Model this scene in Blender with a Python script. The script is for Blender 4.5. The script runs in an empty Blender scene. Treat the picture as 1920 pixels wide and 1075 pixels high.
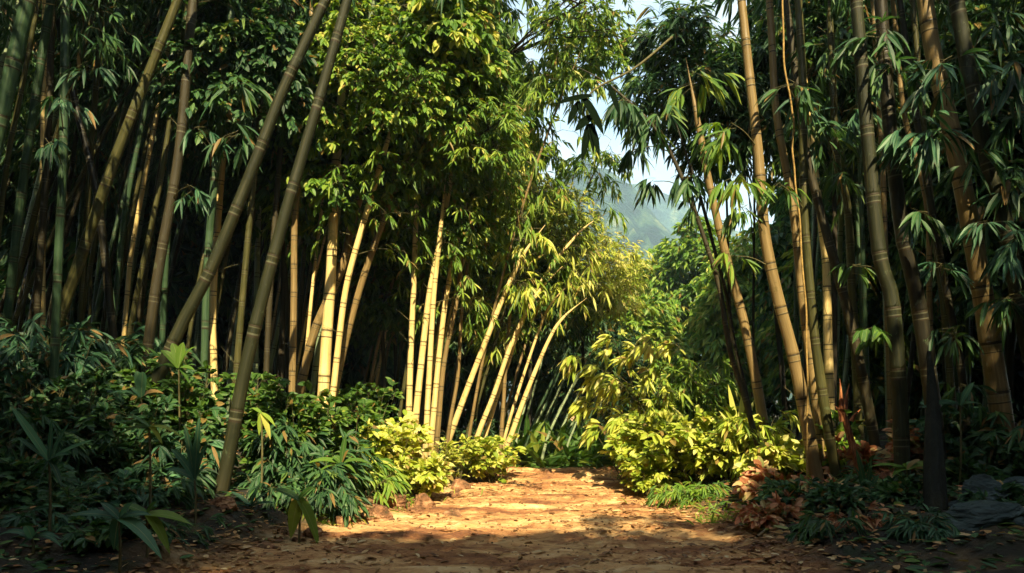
import bpy, math, random
import numpy as np
from mathutils import Vector

R = math.radians
F, HZ, CAMH = 1400.0, 740.0, 1.4          # focal length in pixels of a 1920 wide frame, horizon row, eye height
rng = np.random.default_rng(7)
random.seed(7)
scene = bpy.context.scene
C = bpy.context.collection
UP = np.array([0, 0, 1.0])
SUNV = np.array([.16, -1.0, .98]) / math.sqrt(.16 ** 2 + 1 + .98 ** 2)
SUN_ = np.array([.116, -.664, .738])      # leaves turn towards the light

def W(px, py, Y):
    return np.array([(px - 960) / F * Y, Y, CAMH + (HZ - py) / F * Y])

# ------------------------------------------------------------------ noise
def _hash(ix, iy, s):
    h = (ix * 374761393 + iy * 668265263 + s * 1442695041) & 0xffffffff
    h = ((h ^ (h >> 13)) * 1274126177) & 0xffffffff
    return ((h ^ (h >> 16)) & 0xffff) / 65535.0
def vnoise(x, y, s=0):
    x = np.asarray(x, float); y = np.asarray(y, float)
    ix = np.floor(x).astype(np.int64); iy = np.floor(y).astype(np.int64)
    fx = x - ix; fy = y - iy
    fx = fx * fx * (3 - 2 * fx); fy = fy * fy * (3 - 2 * fy)
    a = _hash(ix, iy, s); b = _hash(ix + 1, iy, s); c = _hash(ix, iy + 1, s); d = _hash(ix + 1, iy + 1, s)
    return (a * (1 - fx) + b * fx) * (1 - fy) + (c * (1 - fx) + d * fx) * fy
def fbm(x, y, s=0, o=4):
    t = 0; a = .5
    for k in range(o):
        t = t + a * (vnoise(x * 2 ** k, y * 2 ** k, s + k) - .5); a *= .5
    return t
def sstep(a, b, x):
    t = np.clip((x - a) / (b - a), 0, 1); return t * t * (3 - 2 * t)

# ------------------------------------------------------------------ terrain height
def path_c(y): return np.interp(y, [0, 6, 9, 11, 13.5, 18, 25, 60], [-.1, -.1, .2, .5, .95, 1.7, 2.6, 6])
def path_w(y): return np.interp(y, [0, 5, 6, 8, 11, 13.5, 18, 60], [2.6, 2.5, 2.3, 1.95, 1.45, .98, 1.0, 1.2])
def gz(x, y, fine=True):
    x = np.asarray(x, float); y = np.asarray(y, float)
    e = np.abs(x - path_c(y) + .35 * (fbm(x * .0 + 3, y * .8, 5))) - path_w(y)
    lump = fbm(x * .9, y * .9, 11)
    z = .38 * sstep(-.1, 1.6, e) + .45 * sstep(1.2, 7, e) + lump * .35 * sstep(-.2, 1.2, e)
    z = z - .13 * np.clip(y - 13.6, 0, 7.5) + .2 * sstep(60, 140, y) * fbm(x * .02, y * .02, 3)
    z = z + .10 * sstep(12, 13.4, y) * (1 - sstep(13.4, 16, y)) - .05
    if fine:
        p = 1 - sstep(-.3, .6, e)
        st = fbm(x * 2.2, y * 4.5, 21, 4)
        z = z + .05 * st + .045 * np.clip(fbm(x * 1.3, y * 3.1, 31, 3) * 6, -1, 1) * (.35 + .65 * (1 - p)) * .8
        z = z + .02 * np.clip(fbm(x * 4, y * 9, 41, 2) * 8, -1, 1)
    return z
def G(x, y): return float(gz(x, y))

# ------------------------------------------------------------------ materials
def nt(m): return m.node_tree.nodes, m.node_tree.links
def newmat(name):
    m = bpy.data.materials.new(name); m.use_nodes = True
    n, l = nt(m); n.clear()
    return m, n, l
def rgb(c): return (c[0], c[1], c[2], 1)
def ramp(n, stops):
    r = n.new('ShaderNodeValToRGB')
    while len(r.color_ramp.elements) < len(stops): r.color_ramp.elements.new(.5)
    for e, (p, c) in zip(r.color_ramp.elements, stops): e.position = p; e.color = rgb(c)
    return r
def mixc(n, l, fac, a, b, mode='MIX'):
    m = n.new('ShaderNodeMix'); m.data_type = 'RGBA'; m.blend_type = mode
    for s, v in ((0, fac), (6, a), (7, b)):
        if hasattr(v, 'is_output'): l.new(v, m.inputs[s])
        else: m.inputs[s].default_value = v if s == 0 else rgb(v)
    return m.outputs[2]
def math_(n, l, op, a, b=None, clamp=False):
    m = n.new('ShaderNodeMath'); m.operation = op; m.use_clamp = clamp
    for s, v in ((0, a), (1, b)):
        if v is None: continue
        if hasattr(v, 'is_output'): l.new(v, m.inputs[s])
        else: m.inputs[s].default_value = v
    return m.outputs[0]
def noise(n, l, vec, scale, detail=3, rough=.55):
    t = n.new('ShaderNodeTexNoise'); t.inputs['Scale'].default_value = scale
    t.inputs['Detail'].default_value = detail; t.inputs['Roughness'].default_value = rough
    if vec is not None: l.new(vec, t.inputs['Vector'])
    return t.outputs['Fac']
def mapping(n, l, vec, sc):
    m = n.new('ShaderNodeMapping'); m.inputs['Scale'].default_value = sc; l.new(vec, m.inputs['Vector'])
    return m.outputs[0]

def leaf_mat(name, stops, transl=.38, rough=.5, tcol=(1.25, 1.2, .55), ribf=.35):
    m, n, l = newmat(name)
    a = n.new('ShaderNodeAttribute'); a.attribute_name = 'v'
    oi = n.new('ShaderNodeObjectInfo')
    r = ramp(n, stops)
    v = math_(n, l, 'ADD', a.outputs['Fac'], math_(n, l, 'MULTIPLY', math_(n, l, 'SUBTRACT', oi.outputs['Random'], .5), .22), True)
    l.new(v, r.inputs[0])
    uv = n.new('ShaderNodeUVMap'); sx = n.new('ShaderNodeSeparateXYZ'); l.new(uv.outputs[0], sx.inputs[0])
    du = math_(n, l, 'ABSOLUTE', math_(n, l, 'SUBTRACT', sx.outputs[0], .5))
    rib = math_(n, l, 'LESS_THAN', du, .035)
    # parallel veins
    vein = math_(n, l, 'SINE', math_(n, l, 'MULTIPLY', sx.outputs[0], 60))
    veinf = math_(n, l, 'MULTIPLY', math_(n, l, 'ADD', vein, 1), .09)
    col = mixc(n, l, veinf, r.outputs[0], (.02, .03, .01))
    col = mixc(n, l, math_(n, l, 'MULTIPLY', rib, ribf), col, (.35, .38, .16))
    tc = n.new('ShaderNodeTexCoord')
    sp = noise(n, l, tc.outputs['Object'], 9, 2)
    col = mixc(n, l, math_(n, l, 'MULTIPLY', sp, .35), col, mixc(n, l, 1.0, col, (.55, .6, .45), 'MULTIPLY'))
    wn = n.new('ShaderNodeTexWhiteNoise'); wn.noise_dimensions = '1D'; l.new(math_(n, l, 'MULTIPLY', a.outputs['Fac'], 977.0), wn.inputs['W'])
    col = mixc(n, l, math_(n, l, 'MULTIPLY', math_(n, l, 'GREATER_THAN', wn.outputs['Value'], .955), .8), col, (.26, .15, .05))
    b = n.new('ShaderNodeBsdfPrincipled'); l.new(col, b.inputs['Base Color'])
    b.inputs['Roughness'].default_value = rough; b.inputs['Specular IOR Level'].default_value = .35 if ribf else .0
    t = n.new('ShaderNodeBsdfTranslucent')
    l.new(mixc(n, l, 1.0, col, tcol, 'MULTIPLY'), t.inputs[0])
    mx = n.new('ShaderNodeMixShader'); mx.inputs[0].default_value = transl
    l.new(b.outputs[0], mx.inputs[1]); l.new(t.outputs[0], mx.inputs[2])
    o = n.new('ShaderNodeOutputMaterial'); l.new(mx.outputs[0], o.inputs[0])
    return m
LM = {}
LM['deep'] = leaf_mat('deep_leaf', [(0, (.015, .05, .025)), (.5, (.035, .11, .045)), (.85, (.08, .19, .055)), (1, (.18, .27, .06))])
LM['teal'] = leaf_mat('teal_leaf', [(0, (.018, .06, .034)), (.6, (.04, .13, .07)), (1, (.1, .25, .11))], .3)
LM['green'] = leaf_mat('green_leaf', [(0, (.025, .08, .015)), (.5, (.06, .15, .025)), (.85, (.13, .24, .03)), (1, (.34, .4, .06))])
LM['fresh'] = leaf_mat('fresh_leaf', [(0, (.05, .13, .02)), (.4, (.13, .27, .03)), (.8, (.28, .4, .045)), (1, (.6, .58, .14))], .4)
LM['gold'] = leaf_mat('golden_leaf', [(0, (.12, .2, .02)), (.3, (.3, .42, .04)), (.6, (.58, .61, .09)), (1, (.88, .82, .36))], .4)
LM['black'] = leaf_mat('silhouette_leaf', [(0, (.002, .005, .003)), (1, (.006, .013, .008))], .1, .9, ribf=0)  # silhouette shade painted in as a near-black leaf colour
LM['coral'] = leaf_mat('coral_leaf', [(0, (.16, .06, .03)), (.35, (.5, .2, .1)), (.6, (.72, .4, .22)), (.8, (.5, .48, .2)), (1, (.16, .24, .06))], .35, tcol=(1.3, .8, .5))
LM['litter'] = leaf_mat('dry_leaf', [(0, (.1, .04, .02)), (.35, (.3, .13, .05)), (.7, (.52, .3, .12)), (1, (.78, .62, .36))], .15, .6, tcol=(1, .8, .5))

def culm_mat(name, a, b, c, rough=.38, bump=.15):
    m, n, l = newmat(name)
    tc = n.new('ShaderNodeTexCoord')
    ao = n.new('ShaderNodeAttribute'); ao.attribute_name = 'around'
    al = n.new('ShaderNodeAttribute'); al.attribute_name = 'along'
    nd = n.new('ShaderNodeAttribute'); nd.attribute_name = 'nd'
    oi = n.new('ShaderNodeObjectInfo')
    cb = n.new('ShaderNodeCombineXYZ')
    l.new(math_(n, l, 'MULTIPLY', ao.outputs['Fac'], 3.0), cb.inputs[0]); l.new(math_(n, l, 'MULTIPLY', al.outputs['Fac'], .45), cb.inputs[1])
    l.new(math_(n, l, 'MULTIPLY', oi.outputs['Random'], 50), cb.inputs[2])
    st = noise(n, l, cb.outputs[0], 5, 4)
    cb2 = n.new('ShaderNodeCombineXYZ')
    l.new(math_(n, l, 'MULTIPLY', ao.outputs['Fac'], 14.0), cb2.inputs[0]); l.new(math_(n, l, 'MULTIPLY', al.outputs['Fac'], .3), cb2.inputs[1])
    st2 = noise(n, l, cb2.outputs[0], 4, 3)
    r = ramp(n, [(.25, a), (.52, b), (.75, c)])
    l.new(math_(n, l, 'ADD', math_(n, l, 'MULTIPLY', st, .65), math_(n, l, 'MULTIPLY', st2, .35)), r.inputs[0])
    patch = noise(n, l, tc.outputs['Object'], 2.5, 5, .65)
    col = mixc(n, l, math_(n, l, 'MULTIPLY', math_(n, l, 'GREATER_THAN', patch, .6), .45), r.outputs[0], mixc(n, l, 1.0, r.outputs[0], (.5, .55, .4), 'MULTIPLY'))
    lich = noise(n, l, tc.outputs['Object'], 7, 6, .7)
    col = mixc(n, l, math_(n, l, 'MULTIPLY', math_(n, l, 'GREATER_THAN', lich, .63), .5), col, mixc(n, l, .5, col, (.12, .16, .09)))
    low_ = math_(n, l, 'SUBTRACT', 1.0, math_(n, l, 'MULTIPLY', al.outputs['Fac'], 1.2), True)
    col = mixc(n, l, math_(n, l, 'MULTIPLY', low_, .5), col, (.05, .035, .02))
    # node: dark scar line with a pale waxy band below it
    an = math_(n, l, 'ABSOLUTE', nd.outputs['Fac'])
    line = math_(n, l, 'LESS_THAN', an, .014)
    band = math_(n, l, 'MULTIPLY', math_(n, l, 'LESS_THAN', math_(n, l, 'ABSOLUTE', math_(n, l, 'ADD', nd.outputs['Fac'], .022)), .012), .22)
    col = mixc(n, l, band, col, (.3, .3, .2))
    col = mixc(n, l, math_(n, l, 'MULTIPLY', line, .88), col, (.03, .022, .012))
    b_ = n.new('ShaderNodeBsdfPrincipled'); l.new(col, b_.inputs['Base Color']); b_.inputs['Roughness'].default_value = rough
    b_.inputs['Specular IOR Level'].default_value = .28
    bp = n.new('ShaderNodeBump'); bp.inputs['Strength'].default_value = bump; bp.inputs['Distance'].default_value = .01
    l.new(st2, bp.inputs['Height']); l.new(bp.outputs[0], b_.inputs['Normal'])
    o = n.new('ShaderNodeOutputMaterial'); l.new(b_.outputs[0], o.inputs[0])
    return m
CM = {
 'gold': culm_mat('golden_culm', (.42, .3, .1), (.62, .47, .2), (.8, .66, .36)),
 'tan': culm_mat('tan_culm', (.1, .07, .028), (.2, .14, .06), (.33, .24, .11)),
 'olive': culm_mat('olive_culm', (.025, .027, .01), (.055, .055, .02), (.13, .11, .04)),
 'green': culm_mat('green_culm', (.018, .04, .022), (.035, .07, .036), (.08, .12, .05)),
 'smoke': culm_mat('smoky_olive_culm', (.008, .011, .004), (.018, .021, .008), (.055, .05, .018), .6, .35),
 'pale': culm_mat('pale_green_culm', (.12, .18, .1), (.24, .31, .18), (.4, .46, .3)),
 'brown': culm_mat('brown_culm', (.016, .014, .007), (.032, .027, .013), (.07, .055, .027), .58, .35),
 'dark': culm_mat('dark_culm', (.01, .01, .007), (.02, .018, .012), (.04, .036, .02)),
}
def simple_mat(name, stops, scale=6, rough=.8, bump=.4, stretch=(1, 1, 1), det=6, dist=.03, spec=.25):
    m, n, l = newmat(name)
    tc = n.new('ShaderNodeTexCoord'); v = mapping(n, l, tc.outputs['Object'], stretch)
    f = noise(n, l, v, scale, det, .6); r = ramp(n, stops); l.new(f, r.inputs[0])
    b = n.new('ShaderNodeBsdfPrincipled'); l.new(r.outputs[0], b.inputs['Base Color']); b.inputs['Roughness'].default_value = rough; b.inputs['Specular IOR Level'].default_value = spec
    bp = n.new('ShaderNodeBump'); bp.inputs['Strength'].default_value = bump; bp.inputs['Distance'].default_value = dist
    l.new(noise(n, l, v, scale * 3, 5, .65), bp.inputs['Height']); l.new(bp.outputs[0], b.inputs['Normal'])
    o = n.new('ShaderNodeOutputMaterial'); l.new(b.outputs[0], o.inputs[0])
    return m
TW = simple_mat('twig_bark', [(.3, (.05, .045, .02)), (.7, (.13, .12, .05))], 20, .7, .2)
BARK = simple_mat('tree_bark', [(.3, (.018, .015, .01)), (.7, (.05, .04, .025))], 8, .85, .6, (1, 1, .2))
ROCKW = simple_mat('warm_rock', [(.3, (.03, .04, .015)), (.42, (.12, .06, .03)), (.55, (.28, .14, .07)), (.72, (.5, .33, .18))], 9, .9, 1)
ROCKB = simple_mat('blue_grey_rock', [(.3, (.012, .02, .02)), (.5, (.03, .05, .052)), (.72, (.07, .1, .1))], 3, .7, .8, (1, 1, 2.5))
RUST = simple_mat('rusty_bark', [(.35, (.06, .022, .012)), (.5, (.26, .08, .03)), (.65, (.5, .22, .09))], 14, .7, .5, (3, 3, .5))

# ------------------------------------------------------------------ mesh collector
class MB:
    def __init__(s): s.v = []; s.f = []; s.n = 0; s.uv = []; s.a = []; s.mi = []; s.at = {}
    def add(s, V, faces, uv=None, a=None, mi=0):
        V = np.asarray(V, float).reshape(-1, 3)
        s.v.append(V)
        for F_ in (faces if isinstance(faces, list) else [faces]):
            F_ = np.asarray(F_, int)
            s.f.append((F_ + s.n, mi, None if a is None else a))
        s.uv.append(np.full((len(V), 2), .5) if uv is None else uv)
        s.n += len(V)
    def mesh(s, name, mats, smooth=False, extra=None):
        V = np.concatenate(s.v); UV = np.concatenate(s.uv)
        loops = []; starts = []; tot = []; mis = []; av = []; k = 0
        for F_, mi, a in s.f:
            nf, w = F_.shape
            loops.append(F_.ravel()); starts.append(k + np.arange(nf) * w); tot.append(np.full(nf, w)); k += nf * w
            mis.append(np.full(nf, mi)); av.append(np.full(nf, .5) if a is None else np.repeat(a, nf // len(a)) if len(a) != nf else a)
        loops = np.concatenate(loops); starts = np.concatenate(starts); tot = np.concatenate(tot)
        me = bpy.data.meshes.new(name)
        me.vertices.add(len(V)); me.vertices.foreach_set('co', V.ravel())
        me.loops.add(len(loops)); me.loops.foreach_set('vertex_index', loops)
        me.polygons.add(len(starts)); me.polygons.foreach_set('loop_start', starts)
        me.polygons.foreach_set('material_index', np.concatenate(mis))
        me.polygons.foreach_set('use_smooth', np.full(len(starts), smooth))
        u = me.uv_layers.new(name='UVMap'); u.data.foreach_set('uv', UV[loops].ravel())
        t = me.attributes.new('v', 'FLOAT', 'FACE'); t.data.foreach_set('value', np.concatenate(av).astype(np.float32))
        if extra:
            for k_, arr in extra.items():
                t = me.attributes.new(k_, 'FLOAT', 'POINT'); t.data.foreach_set('value', arr.astype(np.float32))
        for m in mats: me.materials.append(m)
        me.update(calc_edges=True); me.validate()
        return me

def nrm(a): return a / np.maximum(np.linalg.norm(a, axis=-1, keepdims=True), 1e-9)
SHAPE = {  # stations: along, half width
 'lance': [(0, .05), (.22, .8), (.5, 1.0), (.78, .6), (1, 0)],
 'oval': [(0, .08), (.25, .9), (.5, 1.0), (.78, .75), (1, 0)],
 'strap': [(0, .5), (.15, .8), (.3, .95), (.45, 1), (.6, .92), (.75, .72), (.88, .42), (1, 0)],
}
def leaves(mb, P, D, N, L, Wd, a, shape='lance', droop=.25, fold=.18, lo=False, mi=0):
    n = len(P)
    if n == 0: return
    D = nrm(D); S = nrm(np.cross(D, N)); N = nrm(np.cross(S, D))
    L = np.asarray(L, float).reshape(-1, 1) * np.ones((n, 1)); Wd = np.asarray(Wd, float).reshape(-1, 1) * np.ones((n, 1))
    dn = np.array([0, 0, -1.0])
    dr = (np.asarray(droop, float).reshape(-1, 1) * np.ones((n, 1)))
    def at(t): return P + D * L * t + dn * dr * L * t * t
    if lo:
        q = .42
        c = at(q); V = np.stack([P, c + S * Wd + N * Wd * fold * 2, at(1.0), c - S * Wd + N * Wd * fold * 2], 1)
        base = (np.arange(n) * 4)[:, None]
        Fc = np.concatenate([base + np.array([[0, 1, 2]]), base + np.array([[0, 2, 3]])], 1).reshape(-1, 3)
        uv = np.tile(np.array([[.5, 0], [1, .5], [.5, 1], [0, .5]]), (n, 1))
        mb.add(V, Fc, uv, np.repeat(a, 2), mi); return
    st = SHAPE[shape]; vs = []; uvs = []
    for t, w in st[:-1]:
        c = at(t)
        vs += [c - S * Wd * w + N * Wd * w * fold * 2, c, c + S * Wd * w + N * Wd * w * fold * 2]; uvs += [(0, t), (.5, t), (1, t)]
    vs.append(at(1.0)); uvs.append((.5, 1))
    k = len(vs); V = np.stack(vs, 1); base = (np.arange(n) * k)[:, None]
    q = []
    for i in range(len(st) - 2):
        o = i * 3; q += [[o, o + 1, o + 4, o + 3], [o + 1, o + 2, o + 5, o + 4]]
    o = (len(st) - 2) * 3; tr = [[o, o + 1, k - 1], [o + 1, o + 2, k - 1]]
    Q = (base[:, :, None] + np.array(q)[None]).reshape(-1, 4); T = (base[:, :, None] + np.array(tr)[None]).reshape(-1, 3)
    V = V.reshape(-1, 3); uv = np.tile(np.array(uvs), (n, 1))
    n0 = mb.n
    mb.add(V, Q, uv, np.repeat(a, len(q)), mi)
    mb.f.append((T + n0, mi, np.repeat(a, len(tr))))

def twigs(mb, A, D, L, rad, droop, mi=1, st=4, curve_up=0):
    """thin three-sided arcs; returns f(t) giving points and tangents"""
    n = len(A); D = nrm(D); L = np.asarray(L, float).reshape(-1, 1) * np.ones((n, 1)); dr = np.asarray(droop, float).reshape(-1, 1) * np.ones((n, 1))
    dn = np.array([0, 0, -1.0])
    def pt(t, idx=slice(None)):
        t = np.asarray(t, float)
        t = t.reshape(-1, 1) if t.ndim else t
        return A[idx] + D[idx] * L[idx] * t + dn * dr[idx] * L[idx] * t * t
    def tg(t, idx=slice(None)):
        t = np.asarray(t, float)
        t = t.reshape(-1, 1) if t.ndim else t
        return nrm(D[idx] + dn * dr[idx] * 2 * t)
    if rad is not None:
        S = nrm(np.cross(D, UP + .01)); B = nrm(np.cross(S, D)); vs = []
        rad = np.asarray(rad, float).reshape(-1, 1) * np.ones((n, 1))
        for k in range(st):
            t = k / (st - 1); c = pt(t); r = rad * (1 - .75 * t)
            for j in range(3):
                an = j * 2.0944; vs.append(c + (S * math.cos(an) + B * math.sin(an)) * r)
        V = np.stack(vs, 1); base = (np.arange(n) * st * 3)[:, None]; q = []
        for k in range(st - 1):
            for j in range(3): q.append([k * 3 + j, k * 3 + (j + 1) % 3, k * 3 + 3 + (j + 1) % 3, k * 3 + 3 + j])
        mb.add(V.reshape(-1, 3), (base[:, :, None] + np.array(q)[None]).reshape(-1, 4), None, None, mi)
    return pt, tg

LANES = np.array([(3.1, 8.8, .4), (3.9, 9, .7), (.3, 15, .8), (.9, 15.2, 1), (1.5, 15.5, 1), (2, 13.5, 2.6), (2.6, 13, 2.2), (1.4, 12.2, 2), (3, 12, 1), (1.9, 12.2, 3.2), (3.4, 10, .8), (.9, 17, 2.5)])
def clear_of_lanes(P, r=.75):
    """True where a point leaves the gaps that let the sun down to the far end of the path"""
    ok = np.ones(len(P), bool)
    for q in LANES:
        v = P - q; t = v @ SUNV; d = np.linalg.norm(v - t[:, None] * SUNV, axis=1); ok &= ~((t > 1.2) & (d < r))
    return ok
def rdir(n, zmin=-1, zmax=1, r=rng):
    a = r.uniform(0, 2 * math.pi, n); z = r.uniform(zmin, zmax, n); h = np.sqrt(np.maximum(1 - z * z, 0))
    return np.stack([h * np.cos(a), h * np.sin(a), z], 1)

def leafy_twigs(mb, A, D, L, droop, per, ll, lw, shape='lance', lo=False, rad=.004, spread=.9, t0=.25, ldroop=.3, down=.2, bias=0., mi=0, ang=None, pinn=False):
    """arc twigs A,D,L each bearing `per` leaves"""
    n = len(A); pt, tg = twigs(mb, A, D, L, rad, droop, mi=1, st=4 if not lo else 3)
    idx = np.repeat(np.arange(n), per); m = len(idx)
    if pinn: t = t0 + (1 - t0) * (np.tile(np.arange(per), n) // 2 * 2 / per)
    else: t = np.minimum(t0 + (1 - t0) * np.sqrt(rng.uniform(0, 1, m)), 1)
    P = pt(t, idx); T = tg(t, idx)
    S = nrm(np.cross(T, UP) + .001); sgn = np.where(np.tile(np.arange(per), n) % 2 == 0, 1, -1)[:, None]
    if pinn: dirs = T * .6 + S * sgn * spread + rng.normal(0, .08, (m, 3))
    else: dirs = T + S * sgn * spread * rng.uniform(.3, 1.1, (m, 1)) + rng.normal(0, .35, (m, 3))
    dirs[:, 2] -= down
    N = UP * .35 + SUN_ * .85 + rng.normal(0, .42, (m, 3)) - T * .25
    a = np.clip(rng.beta(2.2, 2.2, m) + bias, 0, 1)
    sc = rng.uniform(.65, 1.15, m)
    leaves(mb, P, dirs, N, ll * sc, lw * sc, a, shape, ldroop * rng.uniform(.3, 1.6, m), .18, lo, mi)

# ------------------------------------------------------------------ object helpers
def thing(name, label, cat, loc, group=None):
    o = bpy.data.objects.new(name, None); C.objects.link(o); o.location = loc; o.empty_display_size = .2
    o['label'] = label; o['category'] = cat
    if group: o['group'] = group
    return o
def part(name, me, parent, loc=None):
    o = bpy.data.objects.new(name, me); C.objects.link(o); o.parent = parent
    if loc is not None: o.location = loc
    return o
def struct(name, me, kind='structure'):
    o = bpy.data.objects.new(name, me); C.objects.link(o); o['kind'] = kind; return o
def copy_thing(src, loc, rz, sc, label, group, tilt=0):
    r = src.copy(); C.objects.link(r); r.location = loc; r.rotation_euler = (0, tilt, rz) if not isinstance(tilt, tuple) else (tilt[0], tilt[1], rz)
    r.scale = (sc, sc, sc); r['label'] = label
    if group: r['group'] = group
    for ch in src.children:
        c = ch.copy(); C.objects.link(c); c.parent = r
    return r

# ------------------------------------------------------------------ tubes and culms
def catmull(P, n):
    P = np.asarray(P, float)
    if len(P) == 2: P = np.array([P[0], (P[0] + P[1]) / 2, P[1]])
    Q = np.vstack([2 * P[0] - P[1], P, 2 * P[-1] - P[-2]]); out = []
    m = len(P) - 1
    for u in np.linspace(0, m, n):
        i = min(int(u), m - 1); t = u - i; a, b, c, d = Q[i:i + 4]
        out.append(.5 * ((2 * b) + (-a + c) * t + (2 * a - 5 * b + 4 * c - d) * t * t + (-a + 3 * b - 3 * c + d) * t ** 3))
    return np.array(out)
def resample(P, s):
    d = np.r_[0, np.cumsum(np.linalg.norm(np.diff(P, axis=0), axis=1))]
    return np.stack([np.interp(s, d, P[:, k]) for k in range(3)], 1)
def length(P): return float(np.sum(np.linalg.norm(np.diff(P, axis=0), axis=1)))
def ring_tube(P, r, segs, wob=0):
    T = nrm(np.gradient(P, axis=0)); S = nrm(np.cross(T, np.array([.05, 1, .02]))); B = np.cross(S, T)
    an = np.arange(segs) * 2 * math.pi / segs
    r = np.asarray(r).reshape(-1, 1, 1)
    V = P[:, None] + (S[:, None] * np.cos(an)[None, :, None] + B[:, None] * np.sin(an)[None, :, None]) * r
    n = len(P); i = np.arange(n - 1)[:, None] * segs; j = np.arange(segs)[None]; j2 = (j + 1) % segs
    Fq = np.stack([i + j, i + j2, i + segs + j2, i + segs + j], -1).reshape(-1, 4)
    return V.reshape(-1, 3), Fq, an
def culm_mesh(P, r0, r1, mat, segs=12, inode=.42, origin=None):
    """P: dense centre line. Returns mesh with nodes."""
    Lt = length(P); s = []; nd = []; mul = []
    nodes = []; p = rng.uniform(.05, inode * .6)
    while p < Lt: nodes.append(p); p += inode * rng.uniform(.85, 1.15)
    prev = 0
    items = [(0.0, .2, 1.0)]
    for q in nodes:
        for t in np.linspace(prev, q, 4)[1:-1]:
            items.append((t, .2, .985))
        rr = r0 + (r1 - r0) * q / Lt; k = max(rr / .1, .25)
        for off, m_ in ((-.07 * k, .995), (-.03 * k, 1.0), (-.012 * k, 1.03), (0, 1.07), (.010 * k, .97), (.02 * k, 1.045), (.05 * k, 1.0)):
            if 0 < q + off < Lt: items.append((q + off, off / k, m_))
        prev = q
    items.append((Lt, .2, 1.0)); items.sort(key=lambda a: a[0])
    s = np.array([a[0] for a in items]); nd = np.array([a[1] for a in items]); mul = np.array([a[2] for a in items])
    Q = resample(P, s); r = (r0 + (r1 - r0) * s / Lt) * mul * (1 - .85 * sstep(.8, 1, s / Lt))
    V, Fq, an = ring_tube(Q, r, segs)
    mb = MB(); mb.add(V, Fq)
    aw = np.tile(np.abs((an / math.pi) - 1), len(s)) * max(.5, r0 * 8)
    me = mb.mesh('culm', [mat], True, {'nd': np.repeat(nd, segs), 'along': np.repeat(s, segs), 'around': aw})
    return me, nodes

def bamboo_foliage(P, s0, s1, kind, name='foliage', n_per_m=3.2, blen=1.1, ll=.24, lw=.021, lo=False, per=6, sub=5, up=.7, keep=None, bias=0.):
    """branches with leafy twigs along the centre line between arc lengths s0 and s1"""
    Lt = length(P); s1 = min(s1, Lt)
    n = max(3, int((s1 - s0) * n_per_m)); s = np.sort(rng.uniform(s0, s1, n))
    A = resample(P, s); az = np.arange(n) * 2.4 + rng.uniform(0, 1, n)
    D = np.stack([np.cos(az), np.sin(az), rng.uniform(up * .5, up * 1.3, n)], 1)
    L = blen * rng.uniform(.6, 1.2, n) * (1.1 - .6 * (s - s0) / max(s1 - s0, .1))
    if keep is not None:
        k = keep(A + nrm(D) * L[:, None] * .7); A, D, L = A[k], D[k], L[k]; n = len(A)
    if n == 0: return None
    mb = MB()
    pt, tg = twigs(mb, A, D, L, .008, rng.uniform(.35, .8, n), 1)
    idx = np.repeat(np.arange(n), sub); m = len(idx); t = rng.uniform(.25, 1, m)
    B = pt(t, idx); T = tg(t, idx)
    D2 = T * .8 + rdir(m, -.5, .5) * .9
    leafy_twigs(mb, B, D2, rng.uniform(.18, .45, m) * min(1, blen), rng.uniform(.2, .7, m), per, ll, lw, lo=lo, down=.35, ldroop=.35, bias=bias)
    return mb.mesh(name, [LM[kind], TW])

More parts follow.
